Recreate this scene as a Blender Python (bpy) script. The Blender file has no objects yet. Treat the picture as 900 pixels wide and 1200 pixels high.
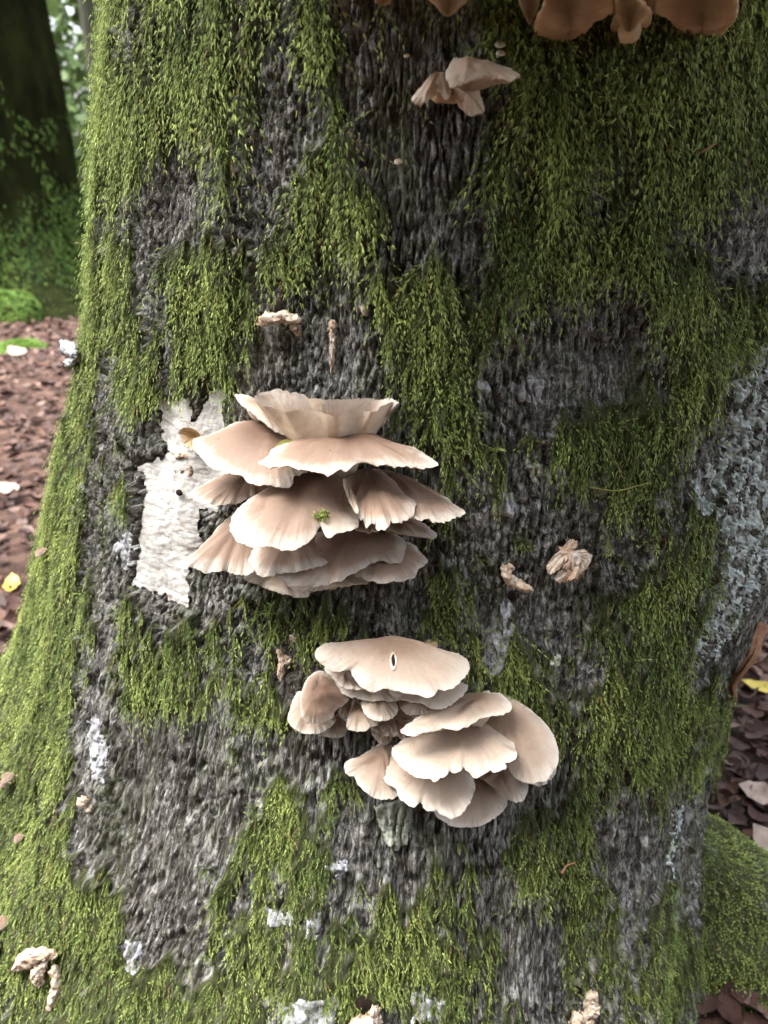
import bpy, math
import numpy as np
from mathutils import Vector

rng = np.random.default_rng(11)
scene = bpy.context.scene
col = scene.collection

# ------------------------------------------------------------------ camera, sky, sun, exposure
FPX = 906.0                      # focal length in pixels of the 900 x 1200 photograph
PITCH = math.radians(24)
CAM = np.array([0.0, 0.0, 1.10])
cam_d = bpy.data.cameras.new('camera')
cam = bpy.data.objects.new('camera', cam_d)
col.objects.link(cam)
cam.location = CAM
cam.rotation_euler = (math.pi / 2 - PITCH, 0, 0)
cam_d.sensor_fit = 'VERTICAL'
cam_d.sensor_height = 24.0
cam_d.lens = 24.0 * FPX / 1200.0
cam_d.clip_start = 0.02
cam_d.clip_end = 3000
cam_d.dof.use_dof = True
cam_d.dof.focus_distance = 0.73
cam_d.dof.aperture_fstop = (cam_d.lens / 1000.0) / 0.0045
scene.camera = cam

world = bpy.data.worlds.new('World')
scene.world = world
world.use_nodes = True
wn = world.node_tree
bg = wn.nodes['Background']
sky = wn.nodes.new('ShaderNodeTexSky')
sky.sky_type = 'NISHITA'
sky.sun_disc = False
SUN_EL, SUN_AZ = math.radians(70), math.radians(-72)      # azimuth from behind the camera, towards the left
sdir = Vector((math.sin(SUN_AZ) * math.cos(SUN_EL), -math.cos(SUN_AZ) * math.cos(SUN_EL), math.sin(SUN_EL)))
sky.sun_elevation = SUN_EL
sky.sun_rotation = math.atan2(sdir.x, sdir.y)
sky.air_density = 1.0
sky.dust_density = 6.0
sky.ozone_density = 1.0
bg.inputs['Strength'].default_value = 0.09
hsv = wn.nodes.new('ShaderNodeHueSaturation')          # thin overcast: a paler, greyer sky
hsv.inputs['Saturation'].default_value = 0.35
wn.links.new(sky.outputs[0], hsv.inputs['Color'])
wn.links.new(hsv.outputs[0], bg.inputs['Color'])
sun_d = bpy.data.lights.new('sun', 'SUN')
sun_d.energy = 1.5
sun_d.angle = math.radians(34)
sun_d.color = (1.0, 0.975, 0.94)
sun = bpy.data.objects.new('sun', sun_d)
sun.rotation_euler = sdir.to_track_quat('Z', 'Y').to_euler()
col.objects.link(sun)
vs = scene.view_settings
vs.view_transform = 'Standard'
vs.look = 'None'
vs.gamma = 1
vs.use_curve_mapping = False
vs.exposure = 3.15
scene.cycles.max_bounces = 6
scene.cycles.diffuse_bounces = 3
scene.cycles.caustics_reflective = False
scene.cycles.caustics_refractive = False

# ------------------------------------------------------------------ helpers
cp, sp = math.cos(PITCH), math.sin(PITCH)


def proj(p):
    d = p - CAM
    fw = np.maximum(d[..., 1] * cp - d[..., 2] * sp, 1e-3)
    up = d[..., 1] * sp + d[..., 2] * cp
    return 450 + FPX * d[..., 0] / fw, 600 - FPX * up / fw, fw


def rays(px):
    px = np.asarray(px, float).reshape(-1, 2)
    x = (px[:, 0] - 450) / FPX
    y = -(px[:, 1] - 600) / FPX
    d = np.stack([x, cp + y * sp, -sp + y * cp], -1)
    return d / np.linalg.norm(d, axis=1, keepdims=True)


def _hash(a, b, c):
    h = (a * 374761393 + b * 668265263 + c * 2147483647 + 1013904223) & 0xFFFFFFFF
    h = ((h ^ (h >> 13)) * 1274126177) & 0xFFFFFFFF
    return (h ^ (h >> 16)) & 0xFFFF


def noise(x, y, z=0.0):
    """gradient noise in about -1..1"""
    x, y, z = np.broadcast_arrays(np.asarray(x, float), np.asarray(y, float), np.asarray(z, float))
    xi, yi, zi = np.floor(x).astype(np.int64), np.floor(y).astype(np.int64), np.floor(z).astype(np.int64)
    xf, yf, zf = x - xi, y - yi, z - zi
    w = lambda t: t * t * t * (t * (t * 6 - 15) + 10)
    wx, wy, wz = w(xf), w(yf), w(zf)
    out = 0.0
    for k in (0, 1):
        fz = wz if k else 1 - wz
        for j in (0, 1):
            fy = wy if j else 1 - wy
            for i in (0, 1):
                fx = wx if i else 1 - wx
                h = _hash(xi + i, yi + j, zi + k)
                a = h * (2 * math.pi / 65536)
                b = ((h * 7919) & 0xFFFF) / 32768.0 - 1
                r = np.sqrt(np.maximum(0, 1 - b * b))
                out = out + fx * fy * fz * (np.cos(a) * r * (xf - i) + np.sin(a) * r * (yf - j) + b * (zf - k))
    return out * 1.6


def fbm(x, y, z=0.0, o=3):
    s, a = 0, 1.0
    for k in range(o):
        s = s + a * noise(x * 2 ** k, y * 2 ** k, np.asarray(z) + 17.3 * k)
        a *= 0.5
    return s / 1.6


def sst(a, b, x):
    t = np.clip((x - a) / (b - a), 0, 1)
    return t * t * (3 - 2 * t)


def norm(v):
    return v / np.maximum(np.linalg.norm(v, axis=-1, keepdims=True), 1e-12)


def build_mesh(name, V, Fs, attrs=None, smooth=True):
    """V (n,3); Fs: array (m,3|4) or list of such arrays"""
    me = bpy.data.meshes.new(name)
    V = np.ascontiguousarray(V, np.float32)
    if isinstance(Fs, np.ndarray):
        Fs = [Fs]
    Fs = [np.asarray(f, np.int32) for f in Fs if len(f)]
    loops = np.concatenate([f.ravel() for f in Fs])
    sizes = np.concatenate([np.full(len(f), f.shape[1], np.int32) for f in Fs])
    starts = np.concatenate([[0], np.cumsum(sizes)[:-1]]).astype(np.int32)
    me.vertices.add(len(V)); me.vertices.foreach_set('co', V.ravel())
    me.loops.add(len(loops)); me.loops.foreach_set('vertex_index', loops)
    me.polygons.add(len(sizes)); me.polygons.foreach_set('loop_start', starts)
    me.polygons.foreach_set('loop_total', sizes)
    if smooth:
        me.polygons.foreach_set('use_smooth', np.ones(len(sizes), bool))
    for k, a in (attrs or {}).items():
        a = np.asarray(a, np.float32)
        if a.ndim == 1:
            at = me.attributes.new(k, 'FLOAT', 'POINT'); at.data.foreach_set('value', a)
        else:
            at = me.attributes.new(k, 'FLOAT_VECTOR', 'POINT'); at.data.foreach_set('vector', np.ascontiguousarray(a).ravel())
    me.update(); me.validate()
    return me


def root_loc(o):
    while o.parent:
        o = o.parent
    return np.array(o.location)


def mk(name, V, Fs, mat, parent=None, attrs=None, smooth=True):
    V = np.asarray(V, float)
    if parent is not None:
        V = V - root_loc(parent)
        loc = None
    else:
        loc = np.array([V[:, 0].mean(), V[:, 1].mean(), V[:, 2].min()])
        V = V - loc
    o = bpy.data.objects.new(name, build_mesh(name, V, Fs, attrs, smooth))
    o.data.materials.append(mat)
    col.objects.link(o)
    if parent is not None:
        o.parent = parent
    else:
        o.location = loc
    return o


def tag(o, label=None, cat=None, group=None, kind=None):
    if label: o['label'] = label
    if cat: o['category'] = cat
    if group: o['group'] = group
    if kind: o['kind'] = kind
    return o


def empty(name, loc, label, cat, group=None):
    o = bpy.data.objects.new(name, None)
    o.empty_display_size = 0.05
    o.location = loc
    col.objects.link(o)
    return tag(o, label, cat, group)


def grid_faces(r, c, wrap=False, off=0):
    i = np.arange(r - 1)[:, None]
    j = np.arange(c if wrap else c - 1)[None, :]
    a = i * c + j; b = i * c + (j + 1) % c
    d = (i + 1) * c + j; e = (i + 1) * c + (j + 1) % c
    return np.stack([a + 0 * b, b + 0 * a, e, d], -1).reshape(-1, 4) + off


# ------------------------------------------------------------------ materials
class NT:
    def __init__(self, name):
        self.m = bpy.data.materials.new(name)
        self.m.use_nodes = True
        self.t = self.m.node_tree
        self.b = self.t.nodes['Principled BSDF']
        self.out = self.t.nodes['Material Output']

    def n(self, kind, **kw):
        nd = self.t.nodes.new('ShaderNode' + kind)
        for k, v in kw.items():
            if k in nd.inputs:
                if isinstance(v, bpy.types.NodeSocket): self.t.links.new(v, nd.inputs[k])
                else: nd.inputs[k].default_value = v
            else:
                setattr(nd, k, v)
        return nd

    def link(self, a, b): self.t.links.new(a, b)

    def coord(self, scale=(1, 1, 1), src=None):
        if src is None: src = self.n('TexCoord').outputs['Object']
        mp = self.n('Mapping')
        self.link(src, mp.inputs['Vector'])
        mp.inputs['Scale'].default_value = scale
        return mp.outputs[0]

    def noise(self, vec, scale, detail=4, rough=0.6, dist=0.0):
        nd = self.n('TexNoise')
        self.link(vec, nd.inputs['Vector'])
        nd.inputs['Scale'].default_value = scale
        nd.inputs['Detail'].default_value = detail
        nd.inputs['Roughness'].default_value = rough
        nd.inputs['Distortion'].default_value = dist
        return nd.outputs['Fac']

    def ramp(self, fac, stops, interp='LINEAR'):
        nd = self.n('ValToRGB')
        self.link(fac, nd.inputs[0])
        cr = nd.color_ramp
        cr.interpolation = interp
        while len(cr.elements) < len(stops): cr.elements.new(0.5)
        for e, (p, c) in zip(cr.elements, stops):
            e.position = p
            e.color = (c, c, c, 1) if isinstance(c, (int, float)) else (*c, 1)
        return nd.outputs[0]

    def mix(self, fac, a, b, blend='MIX'):
        nd = self.n('Mix', data_type='RGBA', blend_type=blend)
        for s, v in ((nd.inputs[0], fac), (nd.inputs[6], a), (nd.inputs[7], b)):
            if isinstance(v, bpy.types.NodeSocket): self.link(v, s)
            elif isinstance(v, (int, float)): s.default_value = v
            else: s.default_value = (*v, 1)
        return nd.outputs[2]

    def attr(self, name, out='Fac'):
        return self.n('Attribute', attribute_name=name).outputs[out]

    def bump(self, h, strength=0.4, dist=0.002):
        nd = self.n('Bump')
        nd.inputs['Strength'].default_value = strength
        nd.inputs['Distance'].default_value = dist
        self.link(h, nd.inputs['Height'])
        self.link(nd.outputs[0], self.b.inputs['Normal'])

    def fin(self, colr, rough=0.8, spec=0.3):
        if isinstance(colr, bpy.types.NodeSocket): self.link(colr, self.b.inputs['Base Color'])
        else: self.b.inputs['Base Color'].default_value = (*colr, 1)
        if isinstance(rough, bpy.types.NodeSocket): self.link(rough, self.b.inputs['Roughness'])
        else: self.b.inputs['Roughness'].default_value = rough
        self.b.inputs['Specular IOR Level'].default_value = spec
        return self.m


def mat_bark():
    k = NT('bark')
    sz = k.attr('sz', 'Vector')                      # arc length and height on the trunk, in metres
    v = k.coord((1, .42, 1), sz)
    v2 = k.coord((1, .8, 1), sz)
    big = k.noise(v, 9, 4, 0.6)
    mid = k.noise(v, 150, 6, 0.72, 0.7)
    fine = k.noise(v2, 420, 4, 0.65)
    fis = k.noise(k.coord((1, .20, 1), sz), 190, 5, 0.65, 0.6)
    c = k.ramp(mid, [(0.34, (0.040, 0.037, 0.030)), (0.43, (0.155, 0.147, 0.128)), (0.53, (0.33, 0.325, 0.295)), (0.64, (0.54, 0.535, 0.50))])
    c = k.mix(k.ramp(big, [(0.47, 0.0), (0.68, 0.45)]), c, (0.14, 0.11, 0.092))
    # vertical fissures open on the dark inner cork
    c = k.mix(k.ramp(fis, [(0.445, 0.0), (0.485, 0.85), (0.515, 0.85), (0.555, 0.0)]), c, (0.032, 0.027, 0.021))
    # crusts of pale lichen in small flecks, denser in some regions
    fl = k.noise(k.coord((1, .55, 1), sz), 210, 5, 0.7, 0.9)
    reg = k.noise(v2, 13, 3, .6)
    ad = k.n('Math', operation='MULTIPLY_ADD'); k.link(reg, ad.inputs[0]); ad.inputs[1].default_value = 0.55; k.link(fl, ad.inputs[2])
    c = k.mix(k.ramp(ad.outputs[0], [(0.81, 0.0), (0.88, 0.85)]), c, (0.54, 0.535, 0.52))
    c = k.mix(k.ramp(fine, [(0.34, 0.6), (0.52, 0.0)]), c, (0.04, 0.034, 0.03))
    # thin algae film over the bark
    c = k.mix(k.ramp(k.noise(v, 21, 5, .7, .4), [(0.48, 0.0), (0.70, 0.62)]), c, (0.085, 0.105, 0.028))
    soil = k.mix(fine, (0.028, 0.032, 0.009), (0.080, 0.095, 0.020))  # dark olive bed under dense moss, also paints the shade between strands
    c = k.mix(k.ramp(k.attr('moss'), [(0.45, 0.0), (0.95, 0.9)]), c, soil)
    k.bump(k.mix(0.45, k.mix(.6, mid, k.ramp(fis, [(0.42, 1.0), (0.49, 0.0), (0.51, 0.0), (0.58, 1.0)])), fine), 1.0, 0.006)
    return k.fin(c, 0.82, 0.3)


def mat_wood():
    k = NT('exposed_wood')
    v = k.coord((.55, .55, 1.3))
    a = k.noise(v, 45, 6, 0.72, 1.5)
    f = k.noise(k.coord((.5, .5, 1.5)), 330, 5, 0.75, 1.0)
    c = k.ramp(a, [(0.30, (0.30, 0.255, 0.20)), (0.42, (0.54, 0.52, 0.48)), (0.6, (0.69, 0.68, 0.65))])
    c = k.mix(k.ramp(k.noise(k.coord(), 24, 4, .65), [(0.62, 0.0), (0.72, 0.75)]), c, (0.36, 0.21, 0.13))
    c = k.mix(k.ramp(f, [(0.30, 0.65), (0.42, 0.0)]), c, (0.34, 0.29, 0.23))
    c = k.mix(k.ramp(k.noise(k.coord(), 55, 5, .7, .6), [(0.57, 0.0), (0.63, 0.6)]), c, (0.30, 0.285, 0.27))
    k.bump(k.mix(0.7, a, f), 0.8, 0.003)
    return k.fin(c, 0.75, 0.25)


def mat_lichen(name, lo, hi, dark):
    k = NT(name)
    v = k.coord()
    a = k.noise(v, 110, 5, 0.7, 0.5)
    b = k.noise(v, 420, 3, 0.6)
    c = k.ramp(a, [(0.3, dark), (0.46, lo), (0.68, hi)])
    c = k.mix(k.ramp(b, [(0.3, 0.6), (0.55, 0.0)]), c, dark)
    k.bump(k.mix(0.5, a, b), 0.7, 0.002)
    return k.fin(c, 0.9, 0.15)


def mat_moss(name, root, mid, tip, dry, transl=0.3):
    k = NT(name)
    pc = k.attr('mc', 'Vector')          # x: random per shoot, y: 0 root .. 1 tip, z: slow variation
    sx = k.n('SeparateXYZ'); k.link(pc, sx.inputs[0])
    c = k.ramp(sx.outputs[1], [(0.0, root), (0.5, mid), (1.0, tip)])  # young tips are paler; dark roots also paint shade between the shoots
    hs = k.n('HueSaturation'); k.link(c, hs.inputs['Color'])
    mr = k.n('MapRange'); k.link(sx.outputs[0], mr.inputs[0]); mr.inputs[3].default_value = 0.55; mr.inputs[4].default_value = 1.6
    mv = k.n('MapRange'); k.link(sx.outputs[2], mv.inputs[0]); mv.inputs[3].default_value = 0.62; mv.inputs[4].default_value = 1.5
    mm = k.n('Math', operation='MULTIPLY'); k.link(mr.outputs[0], mm.inputs[0]); k.link(mv.outputs[0], mm.inputs[1])
    k.link(mm.outputs[0], hs.inputs['Value'])
    mr2 = k.n('MapRange'); k.link(sx.outputs[2], mr2.inputs[0]); mr2.inputs[3].default_value = 0.53; mr2.inputs[4].default_value = 0.502
    hs.inputs['Saturation'].default_value = 0.94
    k.link(mr2.outputs[0], hs.inputs['Hue'])
    c = k.mix(k.ramp(sx.outputs[0], [(0.93, 0.0), (0.96, 0.7)]), hs.outputs[0], dry)
    k.fin(c, 0.7, 0.2)
    tr = k.n('BsdfTranslucent'); k.link(c, tr.inputs['Color'])
    ms = k.n('MixShader'); ms.inputs[0].default_value = transl
    k.link(k.b.outputs[0], ms.inputs[1]); k.link(tr.outputs[0], ms.inputs[2])
    k.link(ms.outputs[0], k.out.inputs['Surface'])
    return k.m


def mat_cap(name, centre, mid, margin):
    k = NT(name)
    pc = k.attr('pc', 'Vector')          # x: angle, y: 0 centre .. 1 margin, z: cap seed
    sx = k.n('SeparateXYZ'); k.link(pc, sx.inputs[0])
    cb = k.n('CombineXYZ')
    m1 = k.n('Math', operation='MULTIPLY'); k.link(sx.outputs[0], m1.inputs[0]); m1.inputs[1].default_value = 9.0
    k.link(m1.outputs[0], cb.inputs[0]); k.link(sx.outputs[1], cb.inputs[1]); k.link(sx.outputs[2], cb.inputs[2])
    streak = k.noise(cb.outputs[0], 3.2, 4, 0.65)
    vo = k.coord()
    blot = k.noise(vo, 38, 4, 0.6)
    ad = k.n('Math', operation='MULTIPLY_ADD'); k.link(streak, ad.inputs[0]); ad.inputs[1].default_value = 0.22; k.link(sx.outputs[1], ad.inputs[2])
    ad2 = k.n('Math', operation='MULTIPLY_ADD'); k.link(blot, ad2.inputs[0]); ad2.inputs[1].default_value = 0.42; k.link(ad.outputs[0], ad2.inputs[2])
    c = k.ramp(ad2.outputs[0], [(0.45, centre), (0.92, mid), (1.0, mid), (1.0, margin)])
    # the ramp clamps at 1: rescale first
    sc = k.n('Math', operation='MULTIPLY'); k.link(ad2.outputs[0], sc.inputs[0]); sc.inputs[1].default_value = 0.72
    c = k.ramp(sc.outputs[0], [(0.40, centre), (0.80, mid), (0.97, margin)])
    spots = k.n('TexVoronoi'); k.link(vo, spots.inputs['Vector']); spots.inputs['Scale'].default_value = 62
    c = k.mix(k.ramp(spots.outputs['Distance'], [(0.035, 0.85), (0.06, 0.0)]), c, (0.06, 0.04, 0.03))
    c = k.mix(k.ramp(k.noise(vo, 150, 4, .7), [(0.58, 0.0), (0.75, 0.45)]), c, mid)
    c = k.mix(k.ramp(k.noise(vo, 27, 5, .7, .8), [(0.56, 0.0), (0.70, 0.55)]), c, centre)
    c = k.mix(k.ramp(k.noise(vo, 75, 5, .75, .5), [(0.64, 0.0), (0.70, 0.5)]), c, (0.30, 0.19, 0.12))
    k.bump(k.mix(0.6, streak, k.noise(vo, 340, 5, .7)), 0.42, 0.002)
    k.fin(c, k.ramp(blot, [(0.35, 0.48), (0.65, 0.68)]), 0.28)
    k.b.inputs['Subsurface Weight'].default_value = 0.2
    k.b.inputs['Subsurface Radius'].default_value = (1.0, 0.55, 0.35)
    k.b.inputs['Subsurface Scale'].default_value = 0.006
    return k.m


def mat_simple(name, a, b, scale, rough=0.7, spec=0.3, bump=0.4, bdist=0.002, stretch=(1, 1, 1)):
    k = NT(name)
    v = k.coord(stretch)
    n = k.noise(v, scale, 5, 0.65, 0.3)
    c = k.ramp(n, [(0.3, a), (0.7, b)])
    k.bump(n, bump, bdist)
    return k.fin(c, rough, spec)


def mat_leaf():
    k = NT('dead_leaf')
    oi = k.n('ObjectInfo').outputs['Random']
    at = k.attr('lc')
    ad = k.n('Math', operation='ADD'); k.link(oi, ad.inputs[0]); k.link(at, ad.inputs[1])
    fr = k.n('Math', operation='FRACT'); k.link(ad.outputs[0], fr.inputs[0])
    c = k.ramp(fr.outputs[0], [(0.0, (0.030, 0.014, 0.011)), (0.3, (0.070, 0.030, 0.022)), (0.5, (0.055, 0.033, 0.028)), (0.7, (0.12, 0.058, 0.036)), (0.88, (0.20, 0.135, 0.11)), (1.0, (0.03, 0.02, 0.019))])
    c = k.mix(k.ramp(k.noise(k.coord(), 60, 4), [(.4, 0.0), (.7, .5)]), c, (0.06, 0.03, 0.025))
    return k.fin(c, 0.62, 0.25)


M_bark = mat_bark()
M_wood = mat_wood()
M_lich = mat_lichen('blue_lichen', (0.46, 0.53, 0.515), (0.66, 0.72, 0.70), (0.27, 0.295, 0.28))
M_pale = mat_lichen('pale_lichen', (0.36, 0.37, 0.39), (0.60, 0.61, 0.63), (0.17, 0.155, 0.15))
M_foli = mat_lichen('leafy_lichen', (0.36, 0.38, 0.31), (0.56, 0.58, 0.50), (0.15, 0.15, 0.12))
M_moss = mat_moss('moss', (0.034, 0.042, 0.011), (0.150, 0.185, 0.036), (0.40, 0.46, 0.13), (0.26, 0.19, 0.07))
M_moss2 = mat_moss('moss_dark', (0.028, 0.048, 0.010), (0.11, 0.185, 0.026), (0.20, 0.31, 0.05), (0.12, 0.10, 0.03))
M_cap = mat_cap('mushroom_cap', (0.155, 0.092, 0.062), (0.325, 0.228, 0.168), (0.60, 0.535, 0.465))
M_cap_pale = mat_cap('mushroom_cap_pale', (0.29, 0.195, 0.137), (0.49, 0.390, 0.308), (0.67, 0.605, 0.525))
M_cap_lit = mat_cap('mushroom_cap_lit', (0.50, 0.37, 0.27), (0.64, 0.52, 0.40), (0.74, 0.65, 0.54))  # paler copy for the shaded trio, stands in for missing front light
M_cap_tan = mat_cap('mushroom_cap_tan', (0.54, 0.37, 0.20), (0.64, 0.48, 0.30), (0.70, 0.56, 0.40))
M_gill = mat_simple('gills', (0.55, 0.41, 0.29), (0.76, 0.66, 0.54), 60, 0.6, 0.25, 0.15)
M_gill_tan = mat_simple('gills_tan', (0.58, 0.41, 0.23), (0.78, 0.62, 0.43), 60, 0.6, 0.25, 0.15)
M_shred = mat_simple('old_mushroom', (0.42, 0.25, 0.14), (0.80, 0.72, 0.62), 70, 0.6, 0.3, 0.8, 0.003)
M_brown = mat_simple('brown_inner_bark', (0.13, 0.055, 0.028), (0.34, 0.19, 0.11), 40, 0.8, 0.2, 0.6, 0.003, (1, 1, .3))
M_scar = mat_simple('brown_scar', (0.26, 0.13, 0.07), (0.66, 0.56, 0.44), 120, 0.7, 0.2, 0.8, 0.003)
M_hole = mat_simple('hole_shade', (0.012, 0.009, 0.007), (0.035, 0.022, 0.015), 90, 0.95, 0.1)  # near-black colour that paints the shade inside holes and the slit


def mat_ground():
    k = NT('forest_soil')
    v = k.coord()
    vo = k.n('TexVoronoi'); k.link(v, vo.inputs['Vector']); vo.inputs['Scale'].default_value = 22
    sp_ = k.n('SeparateColor'); k.link(vo.outputs['Color'], sp_.inputs[0])
    c = k.ramp(sp_.outputs[0], [(0.0, (0.026, 0.015, 0.012)), (0.35, (0.06, 0.031, 0.024)), (0.6, (0.085, 0.048, 0.038)), (0.85, (0.13, 0.08, 0.06)), (1.0, (0.03, 0.018, 0.015))])
    c = k.mix(k.ramp(k.noise(v, 6, 5, .6), [(.4, 0.0), (.65, .7)]), c, (0.055, 0.035, 0.026))
    k.bump(k.mix(.5, sp_.outputs[1], k.noise(v, 40, 5)), 1.0, .02)
    return k.fin(c, .9, .15)


M_ground = mat_ground()
M_leaf = mat_leaf()
M_yellow = mat_simple('yellow_leaf', (0.30, 0.28, 0.04), (0.60, 0.42, 0.06), 30, 0.45, 0.4)
M_paleleaf = mat_simple('pale_leaf', (0.22, 0.15, 0.11), (0.46, 0.37, 0.31), 45, 0.5, 0.4)
M_needle = mat_simple('brown_needle', (0.22, 0.10, 0.05), (0.36, 0.20, 0.12), 80, 0.6, 0.3)
M_olive = mat_simple('olive_leaf', (0.16, 0.15, 0.03), (0.32, 0.30, 0.08), 60, 0.45, 0.4)
M_bgbark = mat_simple('far_mossy_bark', (0.006, 0.007, 0.004), (0.020, 0.025, 0.008), 7, 1.0, 0.0, 0.8, 0.03, (1, 1, .4))
M_bgbark2 = mat_simple('far_bark', (0.025, 0.026, 0.018), (0.07, 0.075, 0.05), 6, 0.9, 0.2, 0.8, 0.03, (1, 1, .3))
M_fol = mat_simple('far_foliage', (0.03, 0.06, 0.012), (0.09, 0.15, 0.03), 1.5, 0.6, 0.3, 0.0)

# ------------------------------------------------------------------ the beech trunk as a function
ZK = [-.2, 0., .1, .2, .3, .4, .5, .6, .75, .9, 1.1, 1.4, 2.5, 9]
RL = [1.13, .98, .88, .79, .712, .646, .593, .558, .502, .448, .396, .335, .32, .29]
RR = [.515, .465, .455, .447, .452, .465, .49, .535, .56, .56, .55, .53, .48, .38]
RF = [.82, .72, .66, .61, .57, .54, .515, .495, .475, .46, .455, .45, .43, .36]
CX, CY = .055, 1.12
zt = np.arange(-.3, 9.2, .01)


def _tab(k):
    y = np.interp(zt, ZK, k)
    w = np.exp(-.5 * (np.arange(-20, 21) / 7.) ** 2); w /= w.sum()
    return np.convolve(np.pad(y, 20, mode='edge'), w, 'valid')


TL, TR, TF = _tab(RL), _tab(RR), _tab(RF)


def radii(z):
    return np.interp(z, zt, TL), np.interp(z, zt, TR), np.interp(z, zt, TF)


def base(ph, z):
    s, c = np.sin(ph), np.cos(ph)
    rl, rr, rf = radii(z)
    return np.stack([CX + np.where(s > 0, rr, rl) * s, CY - np.where(c > 0, rf, .45) * c, z + 0 * s], -1)


def base_n(ph, z):
    e = 1e-3
    a = base(ph + e, z) - base(ph - e, z)
    b = base(ph, z + e) - base(ph, z - e)
    return norm(np.cross(a, b))


def hit(px):
    """photo pixels -> (phi, z) on the trunk"""
    d = rays(px)
    lo = np.full(len(d), .25); hi = np.full(len(d), np.nan)

    def inside(t):
        p = CAM + d * t[:, None]
        x, y = p[:, 0] - CX, p[:, 1] - CY
        rl, rr, rf = radii(p[:, 2])
        return (x / np.where(x > 0, rr, rl)) ** 2 + (y / np.where(y < 0, rf, .45)) ** 2 < 1
    for t in np.arange(.3, 2.2, .004):
        ins = inside(np.full(len(d), t)) & np.isnan(hi)
        hi[ins] = t
        lo[np.isnan(hi)] = t
    ok = ~np.isnan(hi)
    hi[~ok] = 1.1
    lo = np.minimum(lo, hi)
    for _ in range(14):
        mid = .5 * (lo + hi); ins = inside(mid)
        hi = np.where(ins, mid, hi); lo = np.where(ins, lo, mid)
    p = CAM + d * hi[:, None]
    x, y = p[:, 0] - CX, p[:, 1] - CY
    rl, rr, rf = radii(p[:, 2])
    return np.arctan2(x / np.where(x > 0, rr, rl), -y / np.where(y < 0, rf, .45)), p[:, 2], hi, d


MOSS = """
998679484456777899
999689283547788999
999978182425888999
999968154515999999
999528187317997989
997416299128996964
996324289238988921
999787953676998894
999399334788643698
998699333998332588
996888323996322793
996733111894434892
996211111685578961
996200011164569811
996700000134458451
995500000144544783
995100000364435871
995515642464438951
994975745364657943
993985423247668944
993986511135588982
994734321113488982
993212556111268872
993124864211674622
993136972235774529
995157873454784419
998158875874585529
899369878986466869
899789978885456869
899999655575544759
"""
MG = np.array([[int(c) for c in r] for r in MOSS.split()], float) / 9
SPOTS = [  # photo pixel u, v, half-width, half-height, strength: small tufts and bare spots of the moss
    (150, 30, 10, 25, -.7), (390, 240, 45, 40, .3), (255, 360, 45, 80, .35), (140, 340, 18, 60, .35), (172, 420, 18, 48, .35),
    (170, 330, 10, 70, -.5), (200, 400, 8, 60, -.5), (330, 275, 10, 25, .4), (348, 270, 8, 30, .3), (520, 400, 35, 90, .3),
    (640, 650, 30, 40, -.5), (615, 640, 8, 60, .35), (605, 770, 25, 25, .3), (700, 440, 60, 35, -.35), (860, 270, 45, 60, -.5), (735, 150, 12, 60, -.5),
    (740, 970, 40, 50, -.45), (330, 960, 20, 50, .2), (190, 960, 55, 120, -.6), (195, 1090, 40, 30, -.4), (100, 850, 8, 60, -.4), (425, 720, 60, 25, .2),
    (152, 585, 14, 28, .4), (700, 510, 60, 50, .3), (815, 370, 30, 60, .35), (640, 580, 30, 40, -.3), (705, 590, 18, 60, -.3), (565, 460, 12, 18, -.6),
    (655, 330, 60, 30, -.25), (375, 385, 50, 40, -.35), (250, 860, 30, 25, -.3), (400, 1030, 18, 40, -.5), (130, 500, 12, 150, -.45), (125, 640, 14, 80, -.4),
    (620, 1150, 30, 30, -.3), (560, 870, 30, 60, -.2), (468, 190, 22, 25, -.5), (327, 90, 16, 90, -.4), (215, 225, 40, 40, -.3), (440, 150, 25, 90, -.25), (380, 420, 60, 30, -.3), (325, 400, 15, 60, -.3), (110, 560, 10, 60, -.2), (540, 220, 60, 40, -.5), (480, 300, 30, 18, -.4)]
WOOD = [(187, 468), (222, 466), (224, 490), (236, 480), (240, 458), (259, 458), (256, 500), (262, 560), (250, 600), (233, 600), (234, 632), (224, 655),
        (217, 670), (216, 716), (205, 712), (187, 703), (170, 694), (153, 686), (160, 655), (164, 630), (166, 590), (168, 558), (160, 552), (174, 540), (196, 530), (181, 510), (183, 485)]


def in_poly(u, v, poly):
    """signed distance in pixels, positive inside"""
    P = np.asarray(poly, float); Q = np.roll(P, -1, 0)
    ins = np.zeros(np.shape(u), bool); dm = np.full(np.shape(u), 1e9)
    for (x0, y0), (x1, y1) in zip(P, Q):
        c = ((y0 > v) != (y1 > v)) & (u < (x1 - x0) * (v - y0) / ((y1 - y0) if y1 != y0 else 1e-9) + x0)
        ins ^= c
        dx, dy = x1 - x0, y1 - y0
        t = np.clip(((u - x0) * dx + (v - y0) * dy) / (dx * dx + dy * dy), 0, 1)
        dm = np.minimum(dm, np.hypot(u - x0 - t * dx, v - y0 - t * dy))
    return np.where(ins, dm, -dm)


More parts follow.
